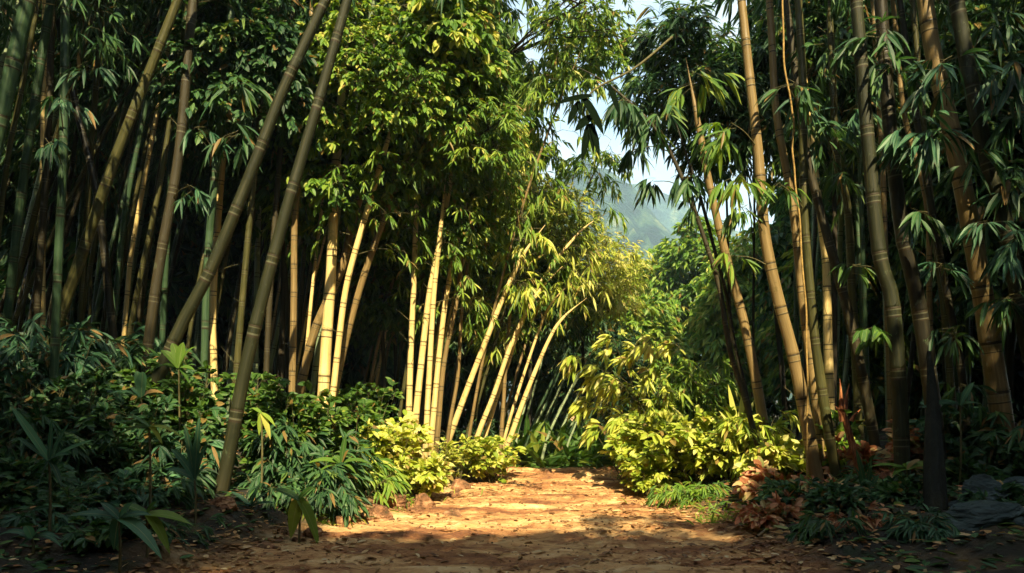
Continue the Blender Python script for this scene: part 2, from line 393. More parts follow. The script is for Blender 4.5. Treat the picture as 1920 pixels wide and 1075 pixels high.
def stalk(label, pts, w, d, mat, top=3.0, fol=None, inode=.42, lean=None, sprays=(), name='bamboo_stalk', group=None, ctop=0., fol_from=None, fkw=None, d2=None, arch=0.):
    """pts: pixels from the foot up. w=(bottom,top) px. d: depth. top: metres past the last point."""
    d2 = d if d2 is None else d2
    m = len(pts); pts3 = [W(px, py, d + (d2 - d) * i / max(m - 1, 1)) for i, (px, py) in enumerate(pts)]
    p0, p1 = pts3[0], pts3[1]
    t = nrm(p1 - p0); g = G(p0[0], p0[1])
    low = p0.copy()
    if p0[2] > g:
        k = (p0[2] - g + .12) / max(t[2], .3); low = p0 - t * k * np.array([.8, 1, 1])
        low[2] = G(low[0], low[1]) - .1
        pts3 = [low] + pts3
    e = pts3[-1]; tt = nrm(pts3[-1] - pts3[-2])
    if top > 0:
        side = np.array([math.copysign(1, tt[0]) * arch, -arch * .2, 0])
        for k in (.5, 1.0):
            pts3.append(e + tt * top * k + side * top * k * k + np.array([0, 0, -arch * .5 * top * k * k]))
    P = catmull(pts3, 60); P = resample(P, np.linspace(0, length(P), 80))
    Lt = length(P)
    vis = Lt - top
    r0 = w[0] / F * d / 2; r1 = w[1] / F * d2 / 2
    rt = max(r1 * .35, .008) if top > 0 else r1
    # linear radius over the whole length, matched at the top of the visible part
    rend = max(r0 + (r1 - r0) * Lt / max(vis, .1), .01) if top > 0 else r1
    rend = min(rend, r1)
    root = thing(name, label, 'bamboo stalk', Vector(low), group)
    o3 = P[0].copy(); Pl = P - low
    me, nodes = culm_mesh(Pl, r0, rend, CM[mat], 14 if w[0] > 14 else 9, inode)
    part('culm', me, root)
    if w[0] > 12 and len(nodes) > 3:
        q = np.array([a_ for a_ in nodes if .12 * Lt < a_ < vis]); q = q[rng.uniform(0, 1, len(q)) < .6]
        if len(q):
            q = q[:6]; A_ = resample(Pl, q)
            for j_ in range(len(q)):
                az = rng.uniform(0, 6.28); H_ = np.array([[math.cos(az), math.sin(az), 0]]); sb = MB()
                twigs(sb, A_[j_:j_ + 1] + H_ * np.interp(q[j_], [0, Lt], [r0, rend]) * .8, H_ + UP * rng.uniform(.5, 1.6), math.exp(rng.uniform(-2.8, -1)), .005, .1, 0, 4)
                part('branch_stub', sb.mesh('branch_stub', [TW]), root)
    kw = dict(fkw or {})
    if fol:
        s0 = (vis + .3) if fol_from is None else fol_from * Lt
        fm = bamboo_foliage(Pl, s0, Lt, fol, keep=lambda q: clear_of_lanes(q + low), **kw)
        if fm: part('foliage', fm, root)
    for sp in sprays:
        px, py, dd, Rpx, n, kind = sp[:6]
        opt = sp[6] if len(sp) > 6 else {}
        c = W(px, py, dd) - low
        # nearest lower point of the culm carries the branch
        dist = np.linalg.norm(Pl - (c - np.array([0, 0, Rpx / F * dd * .8])), axis=1); a = Pl[int(np.argmin(dist))]
        part('leaf_spray', spray_mesh(a, c, Rpx / F * dd, n, kind, **opt), root)
    return root

def spray_mesh(a, c, Rm, n, kind, ll=None, lw=None, dirv=None, hang=.5, bias=0., sub=4, shape='lance', ratio=.1):
    """a branch from a to c ending in n leafy twigs that fan out"""
    mb = MB(); v = c - a; L = np.linalg.norm(v)
    if L > .02:
        P = catmull([a, a + v * .5 + UP * L * .08, c], 8); V, Fq, _ = ring_tube(P, np.linspace(.009, .004, 8), 5); mb.add(V, Fq, None, None, 1)
    ll = ll or Rm * .8; lw = lw or ll * ratio
    D = rdir(n, -.6, .5); D[:, 1] *= .6
    if dirv is not None: D = nrm(D * .8 + np.array(dirv) * 1.1)
    A = np.repeat(c[None], n, 0) - D * Rm * .1 + rng.normal(0, Rm * .12, (n, 3))
    leafy_twigs(mb, A, D, Rm * rng.uniform(.45, .95, n), .25, sub + 2, ll, lw, shape, rad=.003, spread=.75, t0=.35, down=hang, ldroop=.4, bias=bias)
    return mb.mesh('leaf_spray', [LM[kind], TW])

# ------------------------------------------------------------------ shrubs and trees
def shrub_meshes(wx, h, kind, form, n=60, ll=.12, per=8, bias=0., wy=None, lo=False):
    wy = wy or wx
    fo = MB(); stm = MB()
    k = max(8, int(n * .22)); az = rng.uniform(0, 2 * math.pi, k); out = np.sqrt(rng.uniform(0, 1, k))
    D = np.stack([np.cos(az) * out * wx * .7, np.sin(az) * out * wy * .7, np.full(k, h * .92) * rng.uniform(.55, 1.1, k)], 1)
    L = np.linalg.norm(D, axis=1)
    A0 = np.stack([rng.normal(0, wx * .18, k), rng.normal(0, wy * .18, k), np.full(k, -.08)], 1)
    pt, tg = twigs(stm, A0, D, L, .010, .12, 0, 5)
    idx = rng.integers(0, k, n); t = np.sqrt(rng.uniform(.06, 1, n))
    A = pt(t, idx); T = tg(t, idx)
    outd = nrm(np.stack([A[:, 0] / wx, A[:, 1] / wy, A[:, 2] * .5 / h + .1], 1))
    if form == 'lance':
        leafy_twigs(fo, A, T * .4 + outd * .7 + rdir(n, -.2, .6) * .6, rng.uniform(.25, .55, n) * max(wx, .5), rng.uniform(.3, .8, n), per, ll, ll * .1, 'lance', lo, down=.3, ldroop=.35, bias=bias)
    elif form == 'oval':
        leafy_twigs(fo, A, T * .3 + outd * .6 + rdir(n, -.3, .7) * .7, rng.uniform(.18, .4, n) * max(wx, .5), rng.uniform(.1, .5, n), per, ll, ll * .24, 'oval', lo, down=.05, ldroop=.2, bias=bias, spread=1.0)
    elif form == 'fine':
        leafy_twigs(fo, A, T * .5 + outd * .5 + rdir(n, -.1, .8) * .6, rng.uniform(.2, .5, n) * max(wx, .5), rng.uniform(.2, .6, n), per * 2, ll * .6, ll * .13, 'oval', True, down=0, ldroop=.15, bias=bias, pinn=True, spread=.8)
    return fo.mesh('foliage', [LM[kind], TW]), stm.mesh('stems', [TW])
def shrub(label, cx, top, d, wpx, kind, form, n=None, ll=.12, per=8, bias=0., name='shrub', cat='shrub', group=None, lo=False):
    x = (cx - 960) / F * d; g = G(x, d); h = CAMH + (HZ - top) / F * d - g; wx = wpx / 2 / F * d
    h = max(h, .25)
    n = n or int(200 * max(wx, .4) * max(h, .4) * (.14 / ll) ** 1.3) + 40
    root = thing(name, label, cat, (x, d, g - .02), group)
    f, s = shrub_meshes(wx, h * .92, kind, form, n, ll, per, bias, lo=lo)
    part('foliage', f, root); part('stems', s, root)
    return root

def blades(label, px, py, d, spec, kind, name='broad_leaved_plant', stem_to=None, wratio=.09, droop=.6, fold=.12, cat='plant', cone=None):
    """single plant with explicit long leaves: spec rows (tip dx px, tip dy px (up +), droop, width px, value)"""
    c = W(px, py, d); x, y = c[0], d; g = G(x, y); base = np.array([x, y, g])
    root = thing(name, label, cat, Vector(base))
    mb = MB(); k = d / F
    st = MB(); crown = c - base
    if np.linalg.norm(crown) > .03:
        P = catmull([np.array([0, 0, -.05]), crown * .5 + np.array([.01, 0, 0]), crown], 8); V, Fq, _ = ring_tube(P, np.linspace(.014, .009, 8), 6); st.add(V, Fq)
        part('stem', st.mesh('stem', [TW], True), root)
    for dx, dz, dr, w, a in spec:
        yv = rng.uniform(-.35, .15) * abs(dx) if dx else rng.uniform(-.1, .1)
        v = np.array([dx, yv, dz]) * k; L = np.linalg.norm(v)
        # aim higher so that the droop brings the tip to the requested place
        D = v + np.array([0, 0, dr * L]); Ln = np.linalg.norm(D)
        one = MB(); leaves(one, crown[None], D[None], np.array([[0, -.5, 1.0]]) if abs(dx) > .3 * abs(dz) else np.array([[.2, -1, .3]]), Ln, w * k / 2, np.array([a]), 'strap', dr * L / Ln, fold)
        part('leaf', one.mesh('leaf', [LM[kind]], True), root)
    return root

def crown_mesh(rx, ry, rz, nclump, kind, ll=.2, lw=.07, per=9, tw=7, shape='oval', lo=True, bias=0., z0=-.6, at=None):
    mb = MB()
    c = rdir(nclump, z0, 1) * (rng.uniform(.25, 1.0, nclump) ** .45)[:, None]
    c = c * (1 + .25 * fbm(c[:, 0] * 3 + 7, c[:, 2] * 3 + c[:, 1] * 2, int(rng.integers(999))))[:, None] * np.array([rx, ry, rz])
    if at is not None: c = c[clear_of_lanes(c + at)]; nclump = len(c)
    n = nclump * tw; idx = np.repeat(np.arange(nclump), tw); rc = min(rx, ry, rz)
    A = c[idx] + rng.normal(0, .05 * rc, (n, 3)); D = nrm(c[idx] / np.array([rx, ry, rz])) * .6 + rdir(n, -.4, .8)
    cb = rng.normal(0, .16, nclump)
    leafy_twigs(mb, A, D, rng.uniform(.12, .32, n) * rc + .1, rng.uniform(.2, .7, n), per, ll, lw, shape, lo, down=.2, ldroop=.3, bias=bias + np.repeat(cb[idx], per))
    return mb.mesh('crown', [LM[kind], TW]), c
def tree(label, px, top, d, wpx, kind, bottom=None, ry=None, name='leafy_tree', nclump=120, ll=.2, lw=.06, lo=True, shape='oval', bias=0., group=None, per=9, tr=.06, trunk_px=None, cat='tree', z0=-.6, td=0.):
    x = (px - 960) / F * d; g = G(x, d); zt = CAMH + (HZ - top) / F * d
    zb = CAMH + (HZ - bottom) / F * d if bottom is not None else g + .5
    rx = wpx / 2 / F * d; rz = (zt - zb) / 2; cz = (zt + zb) / 2; ry = ry or rx
    tx = x if trunk_px is None else (trunk_px - 960) / F * d
    g = G(tx, d + td); root = thing(name, label, cat, (tx, d + td, g - .1), group)
    me, cl = crown_mesh(rx, ry, rz, nclump, kind, ll, lw, per, shape=shape, lo=lo, bias=bias, z0=z0, at=np.array([x, d, cz]) if d < 16 and px > 1100 else None)
    cr = part('crown', me, root, (x - tx, -td, cz - g + .1))
    tk = MB(); cc = np.array([x - tx, -td, cz - g + .1])
    P = catmull([np.zeros(3), np.array([.12 * cc[0] + .05, .1 * cc[1], cc[2] * .5]), np.array([.3 * cc[0], .4 * cc[1], cc[2] * .9]), cc + np.array([0, 0, rz * .4])], 14); V, Fq, _ = ring_tube(P, np.linspace(tr, tr * .3, 14), 8); tk.add(V, Fq)
    for i in rng.choice(len(cl), min(14, len(cl)), replace=False):
        e = cl[i] + cc; s = P[rng.integers(10, 14)] if abs(x - tx) > 1 else P[rng.integers(6, 12)]
        Q = catmull([s, (s + e) / 2 + np.array([0, 0, .15]), e], 7); V, Fq, _ = ring_tube(Q, np.linspace(tr * .3, .012, 7), 5); tk.add(V, Fq)
    part('trunk', tk.mesh('trunk', [BARK], True), root)
    return root

def rock(label, px, py, d, wpx, hpx, mat, name='rock', seed=0, ry=None, ang=0, squash=1.):
    x = (px - 960) / F * d; g = G(x, d); rx = wpx / 2 / F * d; rz = hpx / F * d; ry = ry or rx * .8
    import bmesh
    bm = bmesh.new(); bmesh.ops.create_icosphere(bm, subdivisions=5, radius=1)
    r = random.Random(seed); planes = []
    for k in range(16):
        v = Vector((r.gauss(0, 1), r.gauss(0, 1), r.gauss(0, 1))).normalized(); planes.append((v, r.uniform(.62, .95)))
    for v in bm.verts:
        p = v.co.copy()
        for nn, dd in planes:
            q = p.dot(nn)
            if q > dd: p -= nn * (q - dd)
        v.co = p
    V = np.array([v.co[:] for v in bm.verts])
    V *= (1 + .3 * fbm(V[:, 0] * 2.6 + seed, V[:, 1] * 2.6 + V[:, 2] * 2.3, seed, 3) + .10 * np.round(fbm(V[:, 0] * 2 + V[:, 1] + seed, V[:, 2] * 7, seed + 5, 3) * 8) / 4)[:, None]
    V = V * np.array([rx, ry, rz])
    for v, c in zip(bm.verts, V): v.co = c
    me = bpy.data.meshes.new('rock'); bm.to_mesh(me); bm.free(); me.materials.append(mat)
    for p in me.polygons: p.use_smooth = False
    o = bpy.data.objects.new(name, me); C.objects.link(o); o.location = (x, d, g + rz * .15); o.rotation_euler = (0, r.uniform(-.15, .15), ang)
    o['label'] = label; o['category'] = 'rock'; return o

SUN = Vector((.16, -1.0, .98)).normalized()
# ================================================================== SETTING
def axis(parts):
    out = []
    for a, b, st in parts: out.append(np.arange(a, b, st))
    return np.concatenate(out + [[parts[-1][1]]])
def sheet(name, xs, ys, zf, mat, extra=None):
    X, Y = np.meshgrid(xs, ys); Z = zf(X, Y); V = np.stack([X, Y, Z], -1).reshape(-1, 3)
    nx = len(xs); ny = len(ys); i = np.arange(ny - 1)[:, None] * nx; j = np.arange(nx - 1)[None]
    Fq = np.stack([i + j, i + j + 1, i + j + 1 + nx, i + j + nx], -1).reshape(-1, 4)
    mb = MB(); mb.add(V, Fq); ex = {k: f(X, Y).ravel() for k, f in (extra or {}).items()}
    return struct(name, mb.mesh(name, [mat], True, ex))

m, n, l = newmat('forest_ground')
tc = n.new('ShaderNodeTexCoord'); P_ = tc.outputs['Object']
pa = n.new('ShaderNodeAttribute'); pa.attribute_name = 'path'
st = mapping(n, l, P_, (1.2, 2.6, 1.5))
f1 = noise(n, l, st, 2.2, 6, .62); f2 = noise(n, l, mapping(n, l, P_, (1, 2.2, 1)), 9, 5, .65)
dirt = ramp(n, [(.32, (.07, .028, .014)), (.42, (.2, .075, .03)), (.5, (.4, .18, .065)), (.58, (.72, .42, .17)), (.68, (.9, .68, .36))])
shade_bands = noise(n, l, mapping(n, l, P_, (.55, 2.3, 1)), 1.1, 4, .5)  # stretched noise paints crosswise shadow bands into the path colour
l.new(math_(n, l, 'ADD', math_(n, l, 'MULTIPLY', shade_bands, .55), math_(n, l, 'ADD', math_(n, l, 'MULTIPLY', f1, .28), math_(n, l, 'MULTIPLY', f2, .24))), dirt.inputs[0])
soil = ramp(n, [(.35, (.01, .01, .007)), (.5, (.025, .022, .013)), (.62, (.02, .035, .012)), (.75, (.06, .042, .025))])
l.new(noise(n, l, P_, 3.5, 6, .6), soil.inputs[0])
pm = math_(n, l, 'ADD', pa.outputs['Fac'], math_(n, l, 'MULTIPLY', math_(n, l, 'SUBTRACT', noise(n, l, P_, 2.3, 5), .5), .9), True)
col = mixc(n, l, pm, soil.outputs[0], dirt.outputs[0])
b = n.new('ShaderNodeBsdfPrincipled'); l.new(col, b.inputs['Base Color']); b.inputs['Roughness'].default_value = .85
bp = n.new('ShaderNodeBump'); bp.inputs['Strength'].default_value = .9; bp.inputs['Distance'].default_value = .05
vo = n.new('ShaderNodeTexVoronoi'); vo.inputs['Scale'].default_value = 9; l.new(st, vo.inputs['Vector'])
l.new(math_(n, l, 'ADD', math_(n, l, 'MULTIPLY', f2, 1.0), math_(n, l, 'ADD', math_(n, l, 'MULTIPLY', noise(n, l, P_, 30, 6, .8), .9), math_(n, l, 'MULTIPLY', vo.outputs['Distance'], .35))), bp.inputs['Height']); l.new(bp.outputs[0], b.inputs['Normal'])
o = n.new('ShaderNodeOutputMaterial'); l.new(b.outputs[0], o.inputs[0])
GROUND = m
xs = axis([(-900, -100, 80), (-100, -16, 6), (-16, -5, .3), (-5, 6, .05), (6, 18, .3), (18, 100, 6), (100, 900, 80)])
ys = axis([(-120, -12, 9), (-12, 4, .4), (4, 15, .05), (15, 30, .3), (30, 100, 5), (100, 2600, 100)])
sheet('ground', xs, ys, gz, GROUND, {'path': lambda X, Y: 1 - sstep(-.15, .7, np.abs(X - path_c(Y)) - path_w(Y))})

# mountains, a few hundred metres off
def interp_ridge(pts, Y):
    px = np.array([p[0] for p in pts]); py = np.array([p[1] for p in pts])
    return (px - 960) / F * Y, CAMH + (HZ - py) / F * Y
m, n, l = newmat('mountain_slopes')
tc = n.new('ShaderNodeTexCoord')
f = noise(n, l, tc.outputs['Object'], .04, 9, .7)
r = ramp(n, [(.4, (.003, .014, .018)), (.48, (.012, .04, .036)), (.55, (.04, .085, .05)), (.66, (.17, .2, .1))]); l.new(f, r.inputs[0])
b = n.new('ShaderNodeBsdfPrincipled'); l.new(r.outputs[0], b.inputs['Base Color']); b.inputs['Roughness'].default_value = .9
bp = n.new('ShaderNodeBump'); bp.inputs['Strength'].default_value = 1; bp.inputs['Distance'].default_value = 12; l.new(noise(n, l, tc.outputs['Object'], .06, 8, .65), bp.inputs['Height']); l.new(bp.outputs[0], b.inputs['Normal'])
o = n.new('ShaderNodeOutputMaterial'); l.new(b.outputs[0], o.inputs[0]); HILLM = m
def hill(name, ridge, Y0, depth, seed, rough=.3):
    rx, rz = interp_ridge(ridge, Y0)
    xs = np.linspace(rx[0] - 250, rx[-1] + 250, 200); ys = np.linspace(Y0 - depth, Y0 + depth * .6, 110)
    def zf(X, Y):
        h = np.interp(X + 30 * fbm(X * .012, Y * .012, seed + 9) * ((Y < Y0 - 15)), rx, rz, left=rz[0] * .7, right=rz[-1] * .75)
        t = np.where(Y < Y0, (Y0 - Y) / depth, (Y - Y0) / (depth * .6)); t = np.clip(t, 0, 1)
        spur = np.abs(fbm(X * .011 + Y * .003, Y * .004, seed, 5)) * 3.6
        z = h * (1 - t) ** 1.15 * (1 - rough * 2 * spur * np.sin(np.clip(t * 1.3, 0, 1) * math.pi)) + h * .05 * fbm(X * .05, Y * .05, seed + 3, 4)
        return z - 6 * t
    return sheet(name, xs, ys, zf, HILLM)
hill('mountain', [(700, 500), (900, 400), (1000, 372), (1050, 335), (1075, 312), (1095, 290), (1114, 312), (1138, 316), (1168, 338), (1200, 380), (1240, 415), (1280, 450), (1340, 500), (1500, 560)], 480, 300, 4)
hill('hills', [(900, 560), (1100, 420), (1170, 345), (1215, 348), (1260, 368), (1310, 402), (1400, 440), (1600, 420), (1900, 500)], 760, 220, 14, .1)

# ================================================================== BAMBOO, the stalks one can tell apart
LG = 'bamboo stalks of the shaded grove beside the path'
dk = dict(fol='deep')
S = stalk
# --- left grove, foreground
S('thick brown bamboo stalk leaning right over the soil mound, its foot in the open', [(400, 990), (430, 850), (458, 700), (502, 520), (550, 348), (590, 215), (632, 68)], (27, 18), 8.0, 'smoke', 8, 'deep', .85, fol_from=.8)
S('thick bamboo stalk slanting up to the right, dark ring joints, nearest the big green shrub', [(335, 620), (395, 506), (480, 300), (530, 170), (582, 60)], (25, 19), 8.8, 'smoke', 8, 'deep', .85, fol_from=.8)
S('thick olive bamboo stalk slanting right, crossing in front of the thin upright stalks', [(98, 640), (163, 450), (209, 316), (256, 195), (290, 110), (312, 55)], (23, 17), 9.2, 'olive', 5, 'deep', .88)
S('pale grey upright bamboo stalk behind two leafy sprays near the picture edge', [(108, 520), (118, 300), (122, 50)], (16, 15), 8.6, 'green', 5, 'deep', .8, sprays=[(110, 185, 8.3, 55, 6, 'teal', dict(ll=.2)), (165, 130, 8.3, 50, 5, 'teal', dict(ll=.2)), (98, 265, 8.3, 38, 5, 'teal')])
S('broad dark green bamboo stalk cut by the top corner of the picture', [(-40, 420), (0, 230), (19, 144), (40, 55)], (30, 27), 8.2, 'green', 5, 'deep', .7)
S('slim green bamboo stalk with pale edge, second from the picture edge', [(-12, 520), (14, 302), (38, 180), (62, 55)], (10, 9), 8.5, 'olive', 5, 'deep')
S('dark green bamboo stalk slanting behind the slim pale-edged one', [(20, 540), (45, 330), (86, 60)], (17, 15), 9.4, 'green', 5, 'deep')
S('brown bamboo stalk rising just before the pale grey upright one', [(70, 560), (88, 300), (97, 55)], (14, 12), 9.8, 'brown', 5, 'deep')
S('dark bamboo stalk tilting left across its upright neighbours', [(206, 570), (181, 362), (144, 205), (120, 90)], (16, 12), 10, 'dark', 5, 'deep')
S('straight dark brown bamboo stalk with a thin bundle of hanging leaves halfway up', [(284, 600), (302, 478), (335, 292), (357, 55)], (20, 17), 9.6, 'brown', 5, 'deep', .7, sprays=[(352, 350, 9.3, 38, 6, 'teal', dict(ll=.18))])
S('slender brown bamboo stalk close against the straight dark brown one', [(255, 560), (285, 420), (307, 302), (345, 55)], (11, 9), 10, 'olive', 5, 'deep')
S('green bamboo stalk with leafy sprays at two heights, before the dark thicket', [(384, 655), (390, 478), (411, 246), (430, 55)], (15, 13), 10, 'green', 5, 'deep', .9, sprays=[(445, 250, 9.7, 55, 6, 'deep'), (370, 240, 9.7, 60, 6, 'teal', dict(ll=.22)), (450, 150, 9.6, 50, 6, 'deep')])
S('slim bamboo stalk leaning right behind the olive slanting one', [(217, 560), (237, 385), (279, 171), (300, 55)], (11, 10), 10.5, 'green', 5, 'deep')
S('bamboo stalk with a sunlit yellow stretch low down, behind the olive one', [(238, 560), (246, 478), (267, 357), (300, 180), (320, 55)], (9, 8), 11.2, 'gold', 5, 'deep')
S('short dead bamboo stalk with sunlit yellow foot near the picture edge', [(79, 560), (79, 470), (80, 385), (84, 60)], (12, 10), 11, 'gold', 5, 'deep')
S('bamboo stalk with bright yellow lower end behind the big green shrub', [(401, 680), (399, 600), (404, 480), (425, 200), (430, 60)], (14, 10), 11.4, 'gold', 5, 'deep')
S('gold-edged bamboo stalk just behind the foot of the thick slanting one', [(446, 665), (462, 480), (474, 350), (500, 60)], (13, 11), 10.6, 'olive', 5, 'deep')
S('brown bamboo stalk standing between the two thickest leaning ones', [(500, 680), (508, 520), (524, 300), (545, 60)], (12, 10), 11, 'brown', 5, 'deep')
S('narrow upright yellow bamboo stalk with one ring, beside the golden clump', [(548, 700), (551, 560), (552, 430), (560, 330)], (14, 12), 11.2, 'tan', 4, 'deep')
S('thin bright yellow bamboo stalk cut off by leaves, beside the golden clump', [(572, 690), (585, 548), (600, 415)], (8, 6), 12, 'gold', 4, 'green')
# clump A
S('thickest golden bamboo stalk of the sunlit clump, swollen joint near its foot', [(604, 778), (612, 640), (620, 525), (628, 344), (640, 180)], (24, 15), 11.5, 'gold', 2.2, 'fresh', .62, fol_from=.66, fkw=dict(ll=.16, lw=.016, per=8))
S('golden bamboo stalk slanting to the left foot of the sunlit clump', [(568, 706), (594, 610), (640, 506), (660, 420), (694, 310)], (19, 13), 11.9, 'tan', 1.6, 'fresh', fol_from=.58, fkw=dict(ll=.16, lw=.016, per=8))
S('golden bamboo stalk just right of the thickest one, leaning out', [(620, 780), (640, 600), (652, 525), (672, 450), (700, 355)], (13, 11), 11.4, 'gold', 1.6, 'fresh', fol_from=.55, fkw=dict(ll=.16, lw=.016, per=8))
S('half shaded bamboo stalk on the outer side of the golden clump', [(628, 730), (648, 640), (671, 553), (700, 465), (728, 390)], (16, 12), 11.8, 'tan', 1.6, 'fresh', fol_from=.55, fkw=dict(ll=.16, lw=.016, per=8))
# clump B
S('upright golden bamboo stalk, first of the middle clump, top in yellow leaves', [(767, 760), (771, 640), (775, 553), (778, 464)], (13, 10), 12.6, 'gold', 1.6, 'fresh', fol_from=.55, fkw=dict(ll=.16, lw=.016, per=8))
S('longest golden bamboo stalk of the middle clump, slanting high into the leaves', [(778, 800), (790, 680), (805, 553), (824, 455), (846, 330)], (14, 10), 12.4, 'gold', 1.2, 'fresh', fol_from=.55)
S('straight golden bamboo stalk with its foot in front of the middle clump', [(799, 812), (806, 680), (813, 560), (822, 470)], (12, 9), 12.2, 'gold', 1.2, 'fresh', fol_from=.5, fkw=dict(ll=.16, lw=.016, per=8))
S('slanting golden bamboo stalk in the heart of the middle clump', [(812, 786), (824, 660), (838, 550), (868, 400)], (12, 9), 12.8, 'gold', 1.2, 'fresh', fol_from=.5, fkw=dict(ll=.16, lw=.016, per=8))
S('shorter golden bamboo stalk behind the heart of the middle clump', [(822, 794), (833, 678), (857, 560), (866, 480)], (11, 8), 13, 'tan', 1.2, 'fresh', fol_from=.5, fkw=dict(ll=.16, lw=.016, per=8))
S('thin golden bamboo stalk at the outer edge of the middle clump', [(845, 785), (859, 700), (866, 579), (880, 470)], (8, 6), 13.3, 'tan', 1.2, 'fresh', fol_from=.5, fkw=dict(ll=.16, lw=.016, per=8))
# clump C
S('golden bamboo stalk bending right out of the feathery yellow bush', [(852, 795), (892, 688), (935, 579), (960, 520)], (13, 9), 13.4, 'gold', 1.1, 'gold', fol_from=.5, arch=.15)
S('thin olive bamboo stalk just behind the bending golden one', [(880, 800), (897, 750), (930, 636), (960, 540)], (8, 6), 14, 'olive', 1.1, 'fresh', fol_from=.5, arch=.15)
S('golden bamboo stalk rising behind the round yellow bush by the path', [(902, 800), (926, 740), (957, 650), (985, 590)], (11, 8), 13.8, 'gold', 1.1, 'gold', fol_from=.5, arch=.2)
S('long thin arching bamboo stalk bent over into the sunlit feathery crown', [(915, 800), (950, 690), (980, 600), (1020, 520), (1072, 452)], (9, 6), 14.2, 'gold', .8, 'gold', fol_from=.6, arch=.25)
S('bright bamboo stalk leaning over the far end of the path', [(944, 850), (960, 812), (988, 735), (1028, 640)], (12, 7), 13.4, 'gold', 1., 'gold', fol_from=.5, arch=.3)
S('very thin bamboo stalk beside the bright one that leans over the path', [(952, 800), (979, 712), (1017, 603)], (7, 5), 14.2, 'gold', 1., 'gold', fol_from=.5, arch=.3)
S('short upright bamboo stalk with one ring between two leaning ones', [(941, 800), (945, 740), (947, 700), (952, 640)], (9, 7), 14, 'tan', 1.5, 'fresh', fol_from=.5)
# --- right side
S('thin dark bamboo stalk curving high over the mountain view', [(1396, 745), (1368, 655), (1350, 545), (1323, 455), (1285, 348), (1239, 255), (1183, 195)], (12, 6), 9.8, 'brown', 1.0, 'deep', .5, fol_from=.72, arch=.3, fkw=dict(ll=.22, lw=.022, blen=.55, n_per_m=4),
  sprays=[(1225, 340, 9.3, 34, 4, 'deep', dict(ll=.24, hang=.9)), (1290, 330, 9.2, 36, 5, 'deep', dict(ll=.26, hang=.9)), (1190, 280, 9.4, 36, 5, 'deep', dict(ll=.24, hang=.9)), (1225, 230, 9.0, 55, 8, 'deep', dict(ll=.26, hang=.9)), (1300, 390, 9.6, 22, 3, 'deep', dict(ll=.2, hang=1.)), (1170, 190, 9.0, 44, 6, 'deep', dict(ll=.28, hang=1.))])
S('thin dark bamboo stalk running beside the curving one', [(1400, 740), (1378, 650), (1362, 553), (1340, 470), (1316, 380), (1290, 300)], (8, 6), 10.4, 'dark', .8, 'deep', fol_from=.6)
S('tan bamboo stalk with two dark rings, leaning left behind the yellow shrubs', [(1424, 750), (1406, 655), (1385, 565), (1355, 455), (1330, 345), (1316, 270)], (21, 13), 10.2, 'tan', 1.2, 'deep', .55, fol_from=.72, sprays=[(1300, 150, 9.4, 70, 8, 'green', dict(ll=.3, bias=.15)), (1345, 250, 9.4, 60, 7, 'green', dict(ll=.28, bias=.1))])
S('thick tan bamboo stalk with drooping leaf sprays, foot among the pink leaves', [(1532, 900), (1492, 688), (1459, 560), (1434, 440), (1422, 290), (1406, 150), (1396, 55)], (26, 16), 8.8, 'tan', 4.5, 'deep', .52, sprays=[(1385, 330, 8.5, 60, 7, 'fresh', dict(ll=.26, hang=.7)), (1370, 230, 8.5, 50, 5, 'fresh', dict(ll=.26)), (1398, 390, 8.5, 50, 5, 'green', dict(ll=.24, hang=.7)), (1372, 480, 8.6, 36, 3, 'fresh', dict(ll=.22, hang=.8))])
S('bamboo stalk with a row of rings, close behind the thick tan one', [(1537, 830), (1528, 740), (1506, 579), (1486, 385), (1456, 215), (1446, 55)], (17, 13), 9.4, 'tan', 4.5, 'deep', .5)
S('dark olive bamboo stalk with gold edge, foot beside the pale fallen leaves', [(1568, 895), (1537, 702), (1521, 560), (1508, 380), (1505, 150), (1500, 55)], (20, 14), 8.9, 'olive', 4.5, 'deep', .6, sprays=[(1462, 345, 8.6, 42, 5, 'green', dict(ll=.2)), (1480, 165, 8.5, 55, 6, 'deep', dict(ll=.25))])
S('short olive bamboo stalk standing behind the crossing dark one', [(1606, 700), (1598, 558), (1589, 385), (1570, 311), (1560, 120), (1557, 55)], (17, 12), 10, 'olive', 4.5, 'deep', sprays=[(1510, 190, 9, 60, 7, 'teal', dict(ll=.26)), (1600, 200, 9, 60, 7, 'teal', dict(ll=.26)), (1580, 330, 9.2, 50, 6, 'deep', dict(ll=.24)), (1545, 250, 9.2, 75, 9, 'deep', dict(ll=.25)), (1570, 90, 9, 70, 8, 'deep', dict(ll=.25))])
S('dark bamboo stalk bowed to the right, its gold edge catching the sun', [(1640, 830), (1611, 678), (1580, 548), (1542, 409), (1512, 290), (1500, 200)], (21, 14), 9.2, 'brown', 5, 'deep', .55)
S('sunlit yellow-green bamboo stalk glimpsed behind the dark ones', [(1556, 760), (1552, 620), (1549, 500), (1540, 420)], (20, 13), 11.5, 'gold', 4, 'green')
S('straight thick dark brown bamboo stalk with small plant at its foot', [(1696, 1000), (1687, 750), (1672, 560), (1649, 478), (1626, 246), (1610, 55)], (30, 22), 7.9, 'smoke', 4.5, 'deep', .65, sprays=[(1640, 620, 7.8, 45, 5, 'green', dict(ll=.16, shape='oval', ratio=.2)), (1605, 500, 8.4, 36, 4, 'green')])
